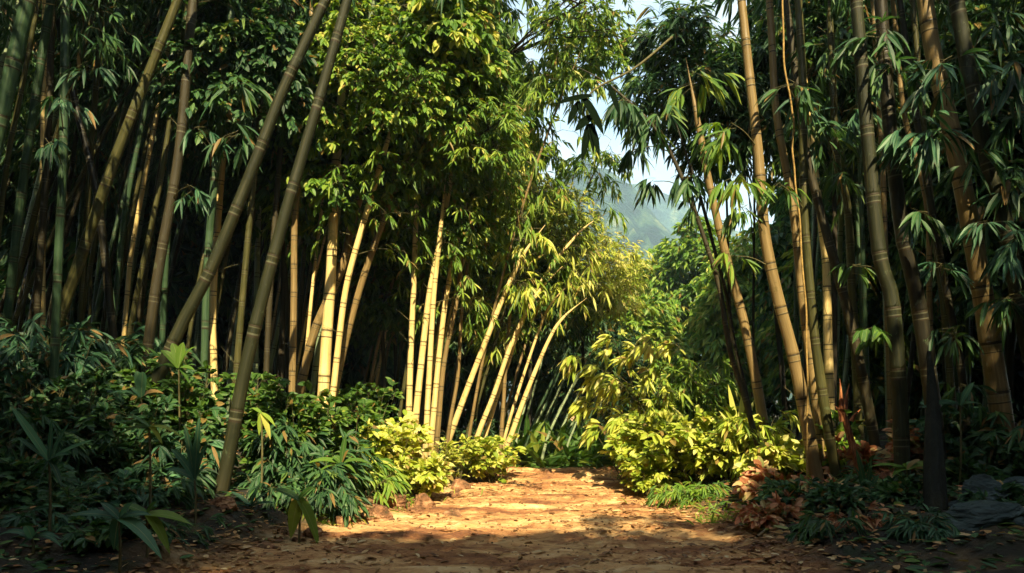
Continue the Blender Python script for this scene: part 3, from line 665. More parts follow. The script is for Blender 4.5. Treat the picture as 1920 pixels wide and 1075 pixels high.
S('blackish bamboo stalk merging with the buttressed dark trunk', [(1762, 900), (1748, 750), (1720, 560), (1691, 432), (1668, 232), (1655, 55)], (30, 23), 8.1, 'dark', 4.5, 'deep', .7, sprays=[(1650, 60, 7.8, 70, 8, 'deep', dict(ll=.25)), (1760, 250, 7.7, 60, 7, 'teal', dict(ll=.28)), (1720, 400, 7.8, 55, 6, 'deep', dict(ll=.24)), (1675, 130, 7.9, 70, 8, 'deep', dict(ll=.25)), (1710, 235, 7.8, 75, 6, 'teal', dict(ll=.26)), (1720, 275, 7.8, 55, 5, 'teal')])
S('thin brown bamboo stalk between the two thick dark ones', [(1752, 720), (1743, 588), (1738, 385), (1696, 218), (1680, 60)], (11, 9), 9, 'tan', 4.5, 'deep')
S('thin dark bamboo stalk whose foot lies in front of the dark shrubs', [(1826, 905), (1800, 678), (1775, 548), (1728, 283), (1700, 90)], (15, 11), 8.6, 'dark', 4.5, 'deep', sprays=[(1770, 500, 8.1, 50, 6, 'teal'), (1790, 620, 8.1, 60, 8, 'deep', dict(ll=.2)), (1800, 720, 8.1, 60, 8, 'deep', dict(ll=.2))])
S('thick pale olive bamboo stalk striped by leaf shadows', [(1884, 822), (1862, 678), (1838, 525), (1812, 385), (1784, 246), (1749, 97), (1740, 40)], (40, 28), 8.3, 'tan', 4.5, 'deep', .6, sprays=[(1770, 120, 7.6, 80, 9, 'teal', dict(ll=.26)), (1820, 300, 7.9, 50, 5, 'deep', dict(ll=.25)), (1850, 420, 7.9, 50, 5, 'teal', dict(ll=.22))])
S('thick smooth brown bamboo stalk close to the picture edge', [(1960, 800), (1910, 553), (1882, 409), (1844, 269), (1817, 139), (1800, 40)], (32, 26), 8.0, 'smoke', 4.5, 'deep', .8, sprays=[(1860, 40, 7.7, 70, 8, 'deep', dict(ll=.25)), (1905, 440, 7.8, 60, 8, 'teal'), (1895, 560, 7.9, 60, 8, 'deep', dict(ll=.24)), (1885, 120, 7.8, 70, 7, 'teal'), (1895, 210, 7.9, 75, 9, 'deep'), (1900, 330, 7.9, 60, 8, 'deep')])
S('slim tan bamboo stalk behind the thick dark brown one', [(1668, 720), (1660, 480), (1654, 300), (1640, 60)], (12, 9), 10.5, 'tan', 4.5, 'green')
S('slim green bamboo stalk beside the yellow-green glimpse of forest', [(1625, 700), (1618, 480), (1612, 300), (1604, 60)], (10, 8), 10.8, 'green', 4.5, 'green')
S('lean olive bamboo stalk behind the blackish one', [(1786, 760), (1768, 560), (1742, 350), (1716, 60)], (14, 11), 10.4, 'olive', 4.5, 'deep')

# ------------------------------------------------------------------ prototypes for the many background stalks
def proto(idx, mat, kind, H=11.5, bend=.06, w=.11, s0=.5, lo=True, blen=1.3):
    zs = np.linspace(0, H, 40); P = np.stack([bend * zs * zs / H, .02 * zs * zs / H * (idx % 3 - 1), zs - .12 * bend * zs * zs / H], 1)
    root = thing('bamboo_stalk', 'x', 'bamboo stalk', (0, 0, 0))
    me, _ = culm_mesh(P, w / 2, w * .3, CM[mat], 8, .5)
    part('culm', me, root)
    part('foliage', bamboo_foliage(P, H * s0, H, kind, lo=lo, n_per_m=5, blen=blen, sub=7, per=8, ll=.28, lw=.028), root)
    return root
protos = [proto(i, *a) for i, a in enumerate([
    ('green', 'deep', 12.5, .10, .09, .52), ('olive', 'deep', 12, .16, .08, .54), ('pale', 'deep', 13, .05, .10, .50),
    ('brown', 'deep', 11.5, .2, .09, .54), ('olive', 'green', 12, .12, .08, .5), ('tan', 'fresh', 9.5, .14, .075, .5), ('gold', 'fresh', 9, .2, .06, .52)])]
used = [False] * len(protos)
def put(k, x, y, rz, sc, label, group, tilt=(0, 0)):
    loc = Vector((x, y, G(x, y) - .1))
    if not used[k]:
        used[k] = True; r = protos[k]; r.location = loc; r.rotation_euler = (tilt[0], tilt[1], rz); r.scale = (sc, sc, sc); r['label'] = label; r['group'] = group; return r
    return copy_thing(protos[k], loc, rz, sc, label, group, tilt)

def scatter(nn, pxr, yr, mind, label, group, tx, ks=(0, 1, 2, 3), sc=(.85, 1.15), rzr=None):
    pts = []; tries = 0
    while len(pts) < nn and tries < 4000:
        tries += 1
        Y = rng.uniform(*yr); px = rng.uniform(*pxr); x = (px - 960) / F * Y
        if abs(x - path_c(Y)) < path_w(Y) + .8: continue
        if any((x - a) ** 2 + (Y - b_) ** 2 < mind ** 2 for a, b_ in pts): continue
        pts.append((x, Y))
    for x, Y in pts:
        rz = rng.uniform(0, 6.28) if rzr is None else rng.uniform(*rzr)
        put(int(rng.choice(ks)), x, Y, rz, rng.uniform(*sc), label, group, (rng.normal(0, .03), tx + rng.normal(0, .06)))
scatter(76, (-260, 570), (10.8, 20), .38, 'dim bamboo stalk in the dark depth of the grove, one of many alike', 'dim bamboo stalks deep in the shaded grove', .10, rzr=(-.8, .8))
scatter(46, (1480, 2150), (11.2, 19), .45, 'shaded bamboo stalk behind the thick dark stalks across the path, one of many alike', 'shaded bamboo stalks behind the thick dark ones', -.07, rzr=(2.4, 4.0))
scatter(30, (480, 930), (13.2, 18), .35, 'slim bamboo stalk in the half-lit stand behind the golden clumps, one of many alike', 'slim bamboo stalks behind the golden clumps', .1, ks=(4, 5, 6), sc=(.75, 1.0), rzr=(-.7, .7))
# unseen stalks added around the viewer to shade the near ground, sparing SUNLIT
SUNLIT = [(3.9, 9, .7), (3.4, 8.8, .3), (1.4, 12.2, 1.8), (2, 12, 2.2), (.6, 15.2, 1), (1.5, 15.5, 1), (-.3, 9.4, 0), (1.3, 9.3, 0), (.2, 10.3, 0), (.2, 11.3, 0), (.6, 12, 0), (1, 13, 0), (1.8, 11, 0), (2, 11.5, 1), (3, 10.8, 1), (-2.9, 11.5, 1.5), (-3, 11.6, 3), (-2.6, 11.6, 4.5), (-1.7, 12.6, 1), (-1.3, 12.6, 3), (-1, 12.6, 4.5), (-1.8, 10.9, .7), (-2.2, 10.4, 4.5), (-1.5, 10.6, 6), (-2.8, 11, 3.5), (-.6, 12, 6.5), (-.8, 11.8, 4.5), (.4, 17, 3), (.8, 17, 5), (1.5, 17, 4), (-2, 13, 6), (-.6, 14.5, 7), (-.3, 13.4, 2)]
def open_lane(x, y, h, lean):
    for q in SUNLIT:
        for z in np.arange(h * .5, h, .6):
            t = (z - q[2]) / SUN.z
            if math.hypot(q[0] + SUN.x * t - x - lean * (z / h) ** 2, q[1] + SUN.y * t - y) < 1.25: return False
    return True
def shade(nn, xr, yr, mind, sc, ks=(0, 1, 2, 3)):
    pts = []; tries = 0
    while len(pts) < nn and tries < 4000:
        tries += 1; x = rng.uniform(*xr); y = rng.uniform(*yr); s_ = rng.uniform(*sc)
        if abs(x + .1) < 2.8 and y > -3: continue
        if y > .8 and abs(x) < y * .72 + 1.3: continue
        if any((x - a) ** 2 + (y - b_) ** 2 < mind ** 2 for a, b_ in pts): continue
        if not open_lane(x, y, 12.3 * s_, 0): continue
        pts.append((x, y))
        put(int(rng.choice(ks)), x, y, rng.uniform(-.5, .5) + (0 if x > 0 else math.pi), s_, 'unseen tall bamboo stalk added to shade the near path, one of many alike', 'unseen bamboo stalks added around the viewer for shade', (0, 0))
shade(40, (-11, -3), (-8, 7), .8, (1, 1.25))
shade(36, (3, 11), (-8, 6.5), .8, (1, 1.25))
shade(66, (-6, 6), (-13, -3.3), .65, (1.05, 1.35))

# ------------------------------------------------------------------ the pale fan of young stalks at the far end of the path
fan = [(972, 883, 1056, 674, 5), (985, 883, 1004, 800, 6), (1003, 886, 1080, 715, 6), (1020, 886, 1032, 790, 4), (1038, 886, 1105, 742, 6), (1062, 886, 1078, 800, 4), (1085, 886, 1100, 800, 5), (1118, 884, 1120, 790, 6),
       (978, 880, 1010, 700, 4), (990, 884, 1040, 720, 5), (1012, 885, 1060, 750, 5), (1030, 885, 1090, 730, 4), (1050, 885, 1090, 770, 4), (1072, 885, 1120, 740, 5), (1100, 885, 1140, 760, 5), (1130, 884, 1160, 750, 5), (968, 880, 985, 760, 5), (995, 882, 1068, 690, 4)]
for i, (a, b_, c_, d_, w_) in enumerate(fan):
    w_ += 2
    mx_, my_ = (a + c_) / 2 - 8, (b_ + d_) / 2
    stalk('pale young bamboo shoot leaning where the path drops out of sight, one of several alike', [(a, b_ - 4), (mx_, my_), (c_, d_)], (w_, w_ * .6), 15 + (i % 5) * .5, 'pale' if i % 3 else 'green', .6, None, .3, name='young_bamboo', group='young bamboo shoots at the far end of the path')
scatter(26, (880, 1190), (20, 27), .4, 'far bamboo stalk closing the view beyond the path, one of many alike', 'far bamboo stalks beyond the bend of the path', .12, ks=(0, 4), sc=(.45, .6), rzr=(-.6, .6))

# ================================================================== TREES AND CROWNS
T = tree
# middle canopy above the golden clumps
T('broad leafy tree whose round green leaves fill the top above the golden clump', 700, 10, 11.2, 320, 'fresh', 330, nclump=210, bias=-.04, ll=.10, lw=.026, lo=False, trunk_px=540, ry=.9, td=3)
T('small-leaved green tree hanging down among the tops of the golden clump', 640, 190, 11.9, 240, 'fresh', 470, bias=-.1, nclump=120, ll=.13, lw=.035, lo=False, trunk_px=500, ry=.9, td=4)
T('dark-green tree filling the space between golden clump and middle clump tops', 720, 280, 13.6, 220, 'green', 560, nclump=120, ll=.15, lw=.04, lo=False, trunk_px=690, ry=.9, td=3)
T('small-leaved tree whose lowest twigs hang before the middle clump', 860, 330, 13.0, 130, 'fresh', 500, nclump=50, ll=.13, lw=.03, lo=False, trunk_px=700, ry=.7, td=5, bias=-.1)
T('dark small-leaved tree between the two thick leaning stalks', 450, -20, 10.6, 260, 'deep', 330, nclump=120, ll=.13, lw=.035, lo=False, trunk_px=420, ry=.9, td=3)
T('leafy tree behind the two leaning brown stalks, dark green rounded leaves', 560, 120, 12.6, 240, 'deep', 470, nclump=130, ll=.17, lw=.05, lo=False, trunk_px=520, ry=1.2)
T('yellow-tipped leafy tree at the top beside the strip of sky', 835, -20, 12.0, 200, 'fresh', 230, nclump=150, ll=.16, lw=.045, lo=False, trunk_px=700, ry=1.3, td=4)
T('dark long-leaved tree bordering the sky, under the yellow-tipped crown', 885, 110, 12.2, 175, 'fresh', 400, bias=-.06, nclump=130, ll=.15, lw=.016, lo=False, shape='lance', trunk_px=720, ry=1.1, td=5)
T('leafy tree crown right above the middle clump of golden stalks', 780, 210, 13.2, 250, 'fresh', 440, bias=.05, nclump=170, ll=.13, lw=.03, trunk_px=740, ry=1.3, td=4)
T('green bushy tree between the golden clump and the middle clump', 715, 430, 14.2, 120, 'green', 680, nclump=80, ll=.16, lw=.045, ry=.8)
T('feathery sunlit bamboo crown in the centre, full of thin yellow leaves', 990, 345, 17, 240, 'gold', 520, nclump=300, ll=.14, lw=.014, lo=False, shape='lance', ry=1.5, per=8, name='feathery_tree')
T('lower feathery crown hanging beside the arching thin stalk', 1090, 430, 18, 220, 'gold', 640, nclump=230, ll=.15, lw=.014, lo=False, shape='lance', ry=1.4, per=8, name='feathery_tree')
T('dark green tree below the feathery crowns, behind the leaning golden stalks', 985, 470, 17.5, 240, 'green', 690, nclump=150, ll=.18, lw=.022, shape='lance', ry=1.3)
T('green tree filling the shade behind the middle clump', 890, 330, 20, 300, 'deep', 640, nclump=160, ll=.24, lw=.05, ry=1.8)
T('deep green tree standing over the drop at the far end of the path', 1080, 560, 23, 240, 'deep', 830, nclump=140, ll=.26, lw=.05, ry=2)
T('yellow-green leafy tree by the sky gap, half way up', 950, 230, 19, 110, 'gold', 390, nclump=90, ll=.2, lw=.03, ry=1, trunk_px=930)
T('sparse sunlit branches bridging the top of the sky gap', 1120, 40, 15, 170, 'fresh', 170, nclump=44, ll=.16, lw=.03, ry=.8, trunk_px=1480)
T('dark bamboo-leaved crown over the curving stalk, top of the sky gap', 1270, 30, 12.6, 250, 'deep', 290, nclump=120, ll=.27, lw=.024, lo=False, shape='lance', trunk_px=1440, ry=.9, per=7, td=2, tr=.035)
T('dark crown crowding the tops of the tan stalks across the path', 1400, 60, 12.9, 240, 'deep', 400, nclump=130, ll=.26, lw=.026, lo=False, shape='lance', trunk_px=1480, ry=.9, per=7, td=2, tr=.035)
T('hazy yellow-green tree in front of the mountain foot', 1215, 485, 44, 160, 'gold', 700, nclump=200, ll=.45, lw=.1, ry=3)
T('taller hazy green tree to the side of the mountain foot', 1310, 425, 40, 200, 'fresh', 720, nclump=220, ll=.42, lw=.1, ry=2.6)
T('hazy tree partly behind the tan ringed stalk', 1410, 430, 33, 200, 'fresh', 760, nclump=200, ll=.4, lw=.09, ry=2)
T('far hazy tree low behind the feet of the tan stalks', 1385, 560, 37, 210, 'green', 850, nclump=190, ll=.42, lw=.1, ry=2)
T('far rounded tree just above the yellow shrubs', 1180, 560, 34, 190, 'fresh', 790, nclump=200, ll=.4, lw=.09, ry=2.4)
T('deep green tree low behind the pale young shoots', 1100, 640, 30, 260, 'deep', 900, nclump=200, ll=.35, lw=.08, ry=2)
T('thin sunlit crown spread over the top of the sky gap like a bridge', 1085, -40, 13, 160, 'fresh', 120, nclump=44, ll=.14, lw=.02, ry=.8, trunk_px=700, td=4)
T('sunlit green tree glimpsed between the thick dark stalks', 1590, 380, 19, 230, 'green', 800, nclump=170, ll=.26, lw=.06, ry=1.6, bias=.05)
T('dark tree filling the corner behind the thick smooth stalk', 1890, -20, 11.5, 330, 'deep', 760, nclump=260, ll=.22, lw=.045, lo=False, ry=1.2)
T('dark tree over the tops of the row of ringed stalks', 1560, -60, 12.5, 330, 'deep', 330, nclump=190, ll=.26, lw=.03, lo=False, shape='lance', ry=1.2)
T('dark leafy tree behind the lean olive stalk', 1740, 60, 14, 280, 'deep', 620, nclump=180, ll=.24, lw=.045, ry=1.4)

# rows of dark trees that close both groves
wall = []
def wall_tree(k, px, Y, sc, label, group):
    x = (px - 960) / F * Y
    if len(wall) < 3:
        r = thing('forest_tree', label, 'tree', (x, Y, G(x, Y) - .1), group)
        me, cl = crown_mesh(3.4, 2.2, 7.6, 430, 'deep', .42, .13, 9, 7, z0=-1)
        part('crown', me, r, (0, 0, 7.9))
        tk = MB(); P = catmull([np.zeros(3), np.array([.15, 0, 5]), np.array([0, 0, 12])], 12); V, Fq, _ = ring_tube(P, np.linspace(.22, .05, 12), 8); tk.add(V, Fq)
        part('trunk', tk.mesh('trunk', [BARK], True), r); wall.append(r)
        r.scale = (sc, sc, sc); return r
    return copy_thing(wall[k % 3], Vector((x, Y, G(x, Y) - .1)), k * 1.9, sc, label, group)
k = 0
for px, Y in [(-150, 21), (0, 22.5), (130, 21), (260, 23), (390, 21.5), (520, 23), (640, 24), (-60, 27), (90, 28), (230, 28), (360, 28), (480, 28), (600, 29), (730, 27), (850, 29)]:
    wall_tree(k, px, Y, 1.0 + .1 * (k % 3), 'dark forest tree closing the view behind the shaded grove, one of several alike', 'dark forest trees behind the shaded grove'); k += 1
for px, Y in [(1600, 27), (1690, 25), (1760, 20), (1880, 20), (2010, 19), (1640, 33), (1740, 28), (1830, 26), (1960, 26)]:
    wall_tree(k, px, Y, .95 + .1 * (k % 3), 'dark forest tree behind the stalks across the path, one of several alike', 'dark forest trees behind the stalks across the path'); k += 1

for i_, (x_, y_, z_, r_) in enumerate([(-4.2, -4.6, 10.6, 2.6), (-.6, -6.3, 11, 2.8), (3.2, -6.2, 10.8, 2.6), (-1.8, -10, 13.5, 3), (2, -10.2, 13.5, 3), (-6.8, -3.5, 10, 2.6), (6.5, -3.5, 10, 2.6)]):  # unseen crowns added behind the viewer to keep the near path in shade
    g_ = G(x_, y_ - 2); r = thing('leafy_tree', 'unseen broad tree added behind the viewer to shade the path, one of several alike', 'tree', (x_, y_ - 2, g_ - .1), 'unseen broad trees added behind the viewer for shade')
    me, cl = crown_mesh(r_, 2.0, 1.9, 170, 'green', .24, .08, 9); part('crown', me, r, (0, 2, z_))
    tk = MB(); V, Fq, _ = ring_tube(catmull([np.zeros(3), np.array([.1, .1, z_ * .5]), np.array([0, 1.6, z_])], 14), np.linspace(.2, .05, 14), 8); tk.add(V, Fq); part('trunk', tk.mesh('trunk', [BARK], True), r)
for x_, y_ in [(-15, 12), (-16, 6), (-15, 0), (-16, -6), (-14, -12), (-10, -16), (-5, -17.5), (0, -17), (5, -17.5), (10, -16), (14, -12), (16, -6), (15, 0), (16, 6), (15, 12), (-21, 9), (-21, -3), (21, 9), (21, -3), (-8, -21), (8, -21), (0, -22)]:  # unseen ring of trees, added to stop low skylight from behind and beside
    o = copy_thing(wall[k % 3], Vector((x_, y_, G(x_, y_) - .1)), k * 1.9, 1 + .1 * (k % 3), 'unseen forest tree added around the viewer to block low skylight, one of several alike', 'unseen forest trees added around the viewer to block light'); k += 1
# ================================================================== SHRUBS
H = shrub
H('tall dark shrub with bluish lance leaves under the broad dark green corner stalk', 50, 520, 9.0, 300, 'teal', 'lance', ll=.24, per=7)
H('dark bluish shrub at the foot of the olive slanting stalk', 180, 535, 9.6, 200, 'teal', 'lance', ll=.22, per=7)
H('tangled dark shrub behind the thick slanting stalk', 265, 560, 9.6, 180, 'deep', 'lance', ll=.22, per=7)
H('rounded green shrub with small oval leaves touched by light, behind the leaning front stalk', 350, 610, 8.9, 220, 'green', 'oval', ll=.12)
H('low dark shrub under the rounded small-leaved one', 310, 710, 8.3, 250, 'deep', 'oval', ll=.13)
H('dark mossy shrub between the blade plant and the bluish shrubs', 130, 650, 8.3, 260, 'deep', 'oval', ll=.11)
H('leafy green shrub just right of the leaning front stalk', 505, 640, 9.4, 170, 'green', 'oval', ll=.14)
H('green shrub with oval leaves before the foot of the golden clump', 570, 680, 9.6, 180, 'green', 'oval', ll=.14)
H('dark shrub with drooping long leaves right of the leaning front stalk', 530, 740, 9.0, 160, 'deep', 'lance', ll=.24, per=7)
H('wide dark shrub with long leaves shading the bank rocks', 600, 800, 8.8, 230, 'deep', 'lance', ll=.24, per=7)
H('dark green shrub covering the feet of the golden clump', 655, 715, 10.4, 140, 'green', 'oval', ll=.14)
H('leafy shrub in half shade behind the bright yellow bush', 680, 690, 12.5, 150, 'green', 'oval', ll=.15)
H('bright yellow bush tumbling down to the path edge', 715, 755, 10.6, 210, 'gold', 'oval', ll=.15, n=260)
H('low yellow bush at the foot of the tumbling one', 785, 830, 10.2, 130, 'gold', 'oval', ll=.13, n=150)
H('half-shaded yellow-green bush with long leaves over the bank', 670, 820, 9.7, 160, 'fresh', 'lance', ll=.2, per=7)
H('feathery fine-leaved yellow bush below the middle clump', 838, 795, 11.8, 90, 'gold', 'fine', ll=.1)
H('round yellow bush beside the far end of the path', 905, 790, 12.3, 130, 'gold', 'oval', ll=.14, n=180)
H('dark green bush behind the round yellow one', 880, 780, 14.5, 160, 'deep', 'lance', ll=.18)
# right
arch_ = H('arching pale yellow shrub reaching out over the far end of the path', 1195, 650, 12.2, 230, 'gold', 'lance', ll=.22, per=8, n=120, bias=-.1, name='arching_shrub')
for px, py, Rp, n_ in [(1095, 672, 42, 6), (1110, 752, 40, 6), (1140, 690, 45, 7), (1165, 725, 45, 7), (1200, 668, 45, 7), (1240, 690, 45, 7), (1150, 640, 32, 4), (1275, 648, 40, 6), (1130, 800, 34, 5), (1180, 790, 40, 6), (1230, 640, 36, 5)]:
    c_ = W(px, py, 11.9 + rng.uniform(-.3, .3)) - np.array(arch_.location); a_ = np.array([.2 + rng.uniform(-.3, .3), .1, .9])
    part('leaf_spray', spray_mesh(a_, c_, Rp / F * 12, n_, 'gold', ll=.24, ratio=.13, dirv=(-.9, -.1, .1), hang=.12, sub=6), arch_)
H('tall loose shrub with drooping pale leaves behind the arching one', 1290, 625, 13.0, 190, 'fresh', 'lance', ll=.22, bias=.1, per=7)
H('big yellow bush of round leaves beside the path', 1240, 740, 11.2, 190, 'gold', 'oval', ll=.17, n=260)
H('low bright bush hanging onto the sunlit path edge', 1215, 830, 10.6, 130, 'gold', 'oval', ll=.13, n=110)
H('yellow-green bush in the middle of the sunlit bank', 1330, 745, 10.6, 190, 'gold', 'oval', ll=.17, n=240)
H('low grassy bush at the edge of the path under the sunlit bank', 1300, 880, 9.7, 150, 'fresh', 'lance', ll=.14, per=8)
H('green shrub in the haze behind the sunlit bank', 1350, 680, 14, 200, 'green', 'oval', ll=.16)
H('long-leaved bright shrub at the foot of the tan ringed stalk', 1410, 730, 10.3, 160, 'gold', 'lance', ll=.22, per=7)
H('pale-leaved shrub in front of the thick tan stalk', 1455, 790, 9.5, 140, 'gold', 'oval', ll=.15)
H('shrub of pink and cream leaves at the foot of the thick tan stalk', 1470, 865, 8.7, 170, 'coral', 'oval', ll=.15, n=90, bias=.12)
H('shrub with a few yellow leaves between the olive stalks', 1580, 720, 9.4, 110, 'fresh', 'oval', ll=.15, n=50)
H('rust-orange leaved shrub beside the upright red bark', 1610, 790, 9.0, 110, 'coral', 'oval', ll=.16, n=50)
H('orange-leaved shrub between the dark stalks', 1700, 760, 8.9, 150, 'coral', 'oval', ll=.15, n=90)
H('low orange-leaved shrub next to the straight thick dark stalk', 1560, 900, 8.1, 150, 'coral', 'lance', ll=.17, n=60, per=6)
H('dark green shrub at the foot of the bowed dark stalk', 1630, 850, 8.3, 130, 'deep', 'lance', ll=.2, per=7)
H('dark bluish shrub before the pale olive stalk', 1800, 700, 8.6, 150, 'teal', 'oval', ll=.15)
H('black-green shrub in the corner under the smooth brown stalk', 1900, 720, 8.2, 200, 'deep', 'lance', ll=.22, per=7)
H('low dark shrub behind the blue-grey rocks', 1820, 840, 7.8, 180, 'deep', 'oval', ll=.13)
H('small dark ground shrub between path edge and straight thick stalk', 1560, 960, 7.4, 150, 'deep', 'oval', ll=.1)
H('dark low shrub at the lower left corner', 30, 830, 7.0, 240, 'deep', 'oval', ll=.12)
H('dark low shrub behind the broad arching leaves', 290, 850, 7.4, 200, 'deep', 'lance', ll=.18)
H('small-leaved creeping shrub beside the blade plant', 110, 950, 6.6, 130, 'deep', 'fine', ll=.1)

for lb, px, top, d, w_, kd, fm, ll in [
    ('low dark lance-leaved shrub in front of the tall blade plant', 60, 960, 6.3, 200, 'teal', 'lance', .16),
    ('low dark oval-leaved shrub under the broad arching leaves', 190, 985, 6.2, 170, 'deep', 'oval', .1),
    ('low shadowy shrub just before the lit ground at the bottom edge', 300, 975, 6.5, 150, 'deep', 'lance', .14),
    ('dim shrub between blade plant and broad-leaved plant', 160, 900, 7.0, 170, 'deep', 'lance', .17),
    ('dim low shrub under the thin arching plant', 250, 870, 7.3, 180, 'teal', 'oval', .11),
    ('dark shrub touching the leaning front stalk low on its shaded side', 325, 880, 8.3, 120, 'deep', 'lance', .17),
    ('shadowy tangle at the picture edge above the bottom corner', -20, 900, 6.6, 180, 'deep', 'oval', .11),
    ('dark shrub hiding the ground between bluish shrubs and blade plant', 60, 740, 7.7, 240, 'deep', 'lance', .2),
    ('dark tangle behind the plant with the pale spotted leaf', 330, 770, 8.0, 170, 'teal', 'lance', .18),
    ('low dark leaves right of the leaning front stalk foot', 505, 900, 8.4, 130, 'deep', 'lance', .16),
    ('dark leaves over the bank above the small dark rock', 590, 880, 8.4, 170, 'deep', 'lance', .2),
    ('dark shrub at the foot of the pale olive striped stalk', 1880, 790, 8.0, 170, 'deep', 'oval', .13),
    ('dim shrub between the root buttresses and the straight thick stalk', 1700, 930, 7.3, 110, 'deep', 'oval', .1),
    ('low dim shrub beyond the star-shaped plant', 1620, 960, 7.4, 130, 'teal', 'lance', .14),
    ('dark ground shrub at the bottom right behind the blue-grey slab', 1890, 960, 6.8, 150, 'deep', 'oval', .1),
    ('russet-leaved low shrub at the shaded path edge, nearest the fallen cane', 1440, 940, 7.7, 130, 'coral', 'oval', .12),
    ('low mixed green shrub in front of the fallen cane', 1570, 1010, 6.8, 150, 'deep', 'lance', .14),
    ('small russet-leaved shrub left of the star-shaped plant', 1600, 990, 6.9, 90, 'coral', 'lance', .12),
    ('dark low shrub between star-shaped plant and root buttresses', 1720, 1010, 6.5, 110, 'teal', 'lance', .13),
    ('dark leaves at the shaded edge of the path under the pink shrub', 1490, 940, 7.9, 130, 'deep', 'oval', .1)]:
    H(lb, px, top, d, w_, kd, fm, ll=ll)
# ================================================================== SINGLE PLANTS with long leaves
Bd = blades
Bd('tall blade plant with narrow pointed leaves near the lower left corner', 92, 863, 5.9, [(-60, 105, .05, 16, .8), (-50, 42, .1, 12, .5), (6, 78, .05, 9, .6), (38, 75, .05, 12, .75), (82, 38, .15, 16, .8), (50, 12, .3, 14, .5), (30, -50, .5, 11, .3), (-22, -60, .4, 10, .4)], 'teal')
Bd('broad-leaved plant with long glossy leaves bending to the lit ground', 223, 972, 5.6, [(-80, 8, .3, 20, .5), (25, 30, .2, 18, .7), (92, -72, .5, 26, .9), (-10, -60, .5, 24, .35), (60, 5, .35, 18, .5), (-30, 30, .3, 16, .4)], 'teal')
Bd('plant with one pale spotted leaf beside the soil mound', 275, 965, 6.0, [(78, -20, .35, 24, .95), (45, -75, .5, 22, .9), (-40, 20, .3, 18, .5), (20, 25, .3, 16, .4)], 'green')
Bd('thin arching plant with yellow-tipped leaves among dark shrubs', 280, 800, 6.4, [(-65, 5, .4, 9, .5), (-45, 22, .3, 8, .5), (25, -35, .5, 12, 1), (-100, -60, .6, 18, .6), (60, -22, .5, 11, .95), (20, 12, .3, 8, .5), (-38, -68, .5, 12, .5)], 'green')
for lb, px, py, d, kd in [('low plant with wide dark leaves under the blade plant', 60, 1010, 5.7, 'teal'), 
    ('plant with long leaves in front of the rounded small-leaved shrub', 265, 745, 7.9, 'teal'), ('glossy long-leaved plant at the foot of the thick slanting stalk', 335, 690, 8.4, 'green'),
    ('long-leaved plant over the bank, in front of the bright yellow bush', 640, 870, 8.6, 'green'), ('teal wide-leaved plant before the thick pale olive stalk', 1800, 760, 7.7, 'teal'),
    ('long-leaved green plant in front of the blackish stalk', 1700, 880, 7.4, 'green')]:
    Bd(lb, px, py, d, [(rng.uniform(20, 85) * math.cos(q), rng.uniform(5, 65) * math.sin(q) - 5, rng.uniform(.3, .9), rng.uniform(8, 18), rng.uniform(.4, .9)) for q in np.linspace(-.5, 3.6, 8) + rng.uniform(-.2, .2, 8)], kd)
Bd('clump of long curved blue-green blades beside the leaning front stalk', 365, 900, 6.9, [(-20, 105, .25, 12, .4), (10, 120, .2, 12, .4), (25, 70, .4, 12, .5), (-40, 60, .4, 14, .6), (-60, 20, .4, 15, .7), (-8, 40, .4, 12, .5), (30, 30, .4, 12, .6)], 'teal')
Bd('low strap-leaved plant right of the leaning front stalk', 470, 950, 7.7, [(-40, 28, .3, 9, .5), (40, 30, .3, 10, .5), (50, 8, .3, 9, .5), (20, 45, .3, 9, .4), (-50, 5, .3, 9, .4)], 'teal')
Bd('big hanging pair of bright green leaves over the path edge', 560, 938, 7.3, [(-14, -72, .6, 26, .9), (38, -92, .6, 28, .9), (-50, 20, .4, 18, .4), (30, 25, .4, 16, .3)], 'green', name='drooping_plant')
Bd('star-shaped low plant at the foot of the straight dark brown stalk', 1663, 1010, 6.8, [(-40, 8, .3, 10, .5), (-42, -20, .4, 10, .5), (-12, 28, .3, 9, .6), (12, -40, .4, 9, .5), (38, -8, .3, 9, .5), (50, 22, .2, 10, .5), (-30, -45, .4, 9, .4)], 'green')
Bd('upright yellow blade plant in front of the tan ringed stalk', 1385, 830, 10.6, [(-20, 110, .05, 12, .8), (8, 105, .05, 12, .9), (30, 80, .1, 12, .7), (-40, 60, .2, 12, .8), (-8, 70, .1, 10, .5)], 'gold')
Bd('blade plant leaning in from the bottom left corner of the picture', 10, 1075, 6.2, [(-30, 130, .1, 22, .6), (45, 70, .3, 16, .5), (-5, 60, .2, 14, .5)], 'teal')
Bd('dark blade plant rising beside the olive gold-edged stalk', 1625, 930, 7.9, [(-20, 90, .1, 12, .4), (8, 75, .1, 10, .4), (22, 40, .3, 10, .4), (-30, 40, .3, 10, .3)], 'deep')
Bd('yellow hanging leaves on a thin plant right of the leaning front stalk', 490, 775, 8.2, [(18, -50, .4, 12, 1), (-4, -42, .4, 10, .9), (28, -25, .4, 10, .8), (-18, 10, .3, 9, .6)], 'fresh')

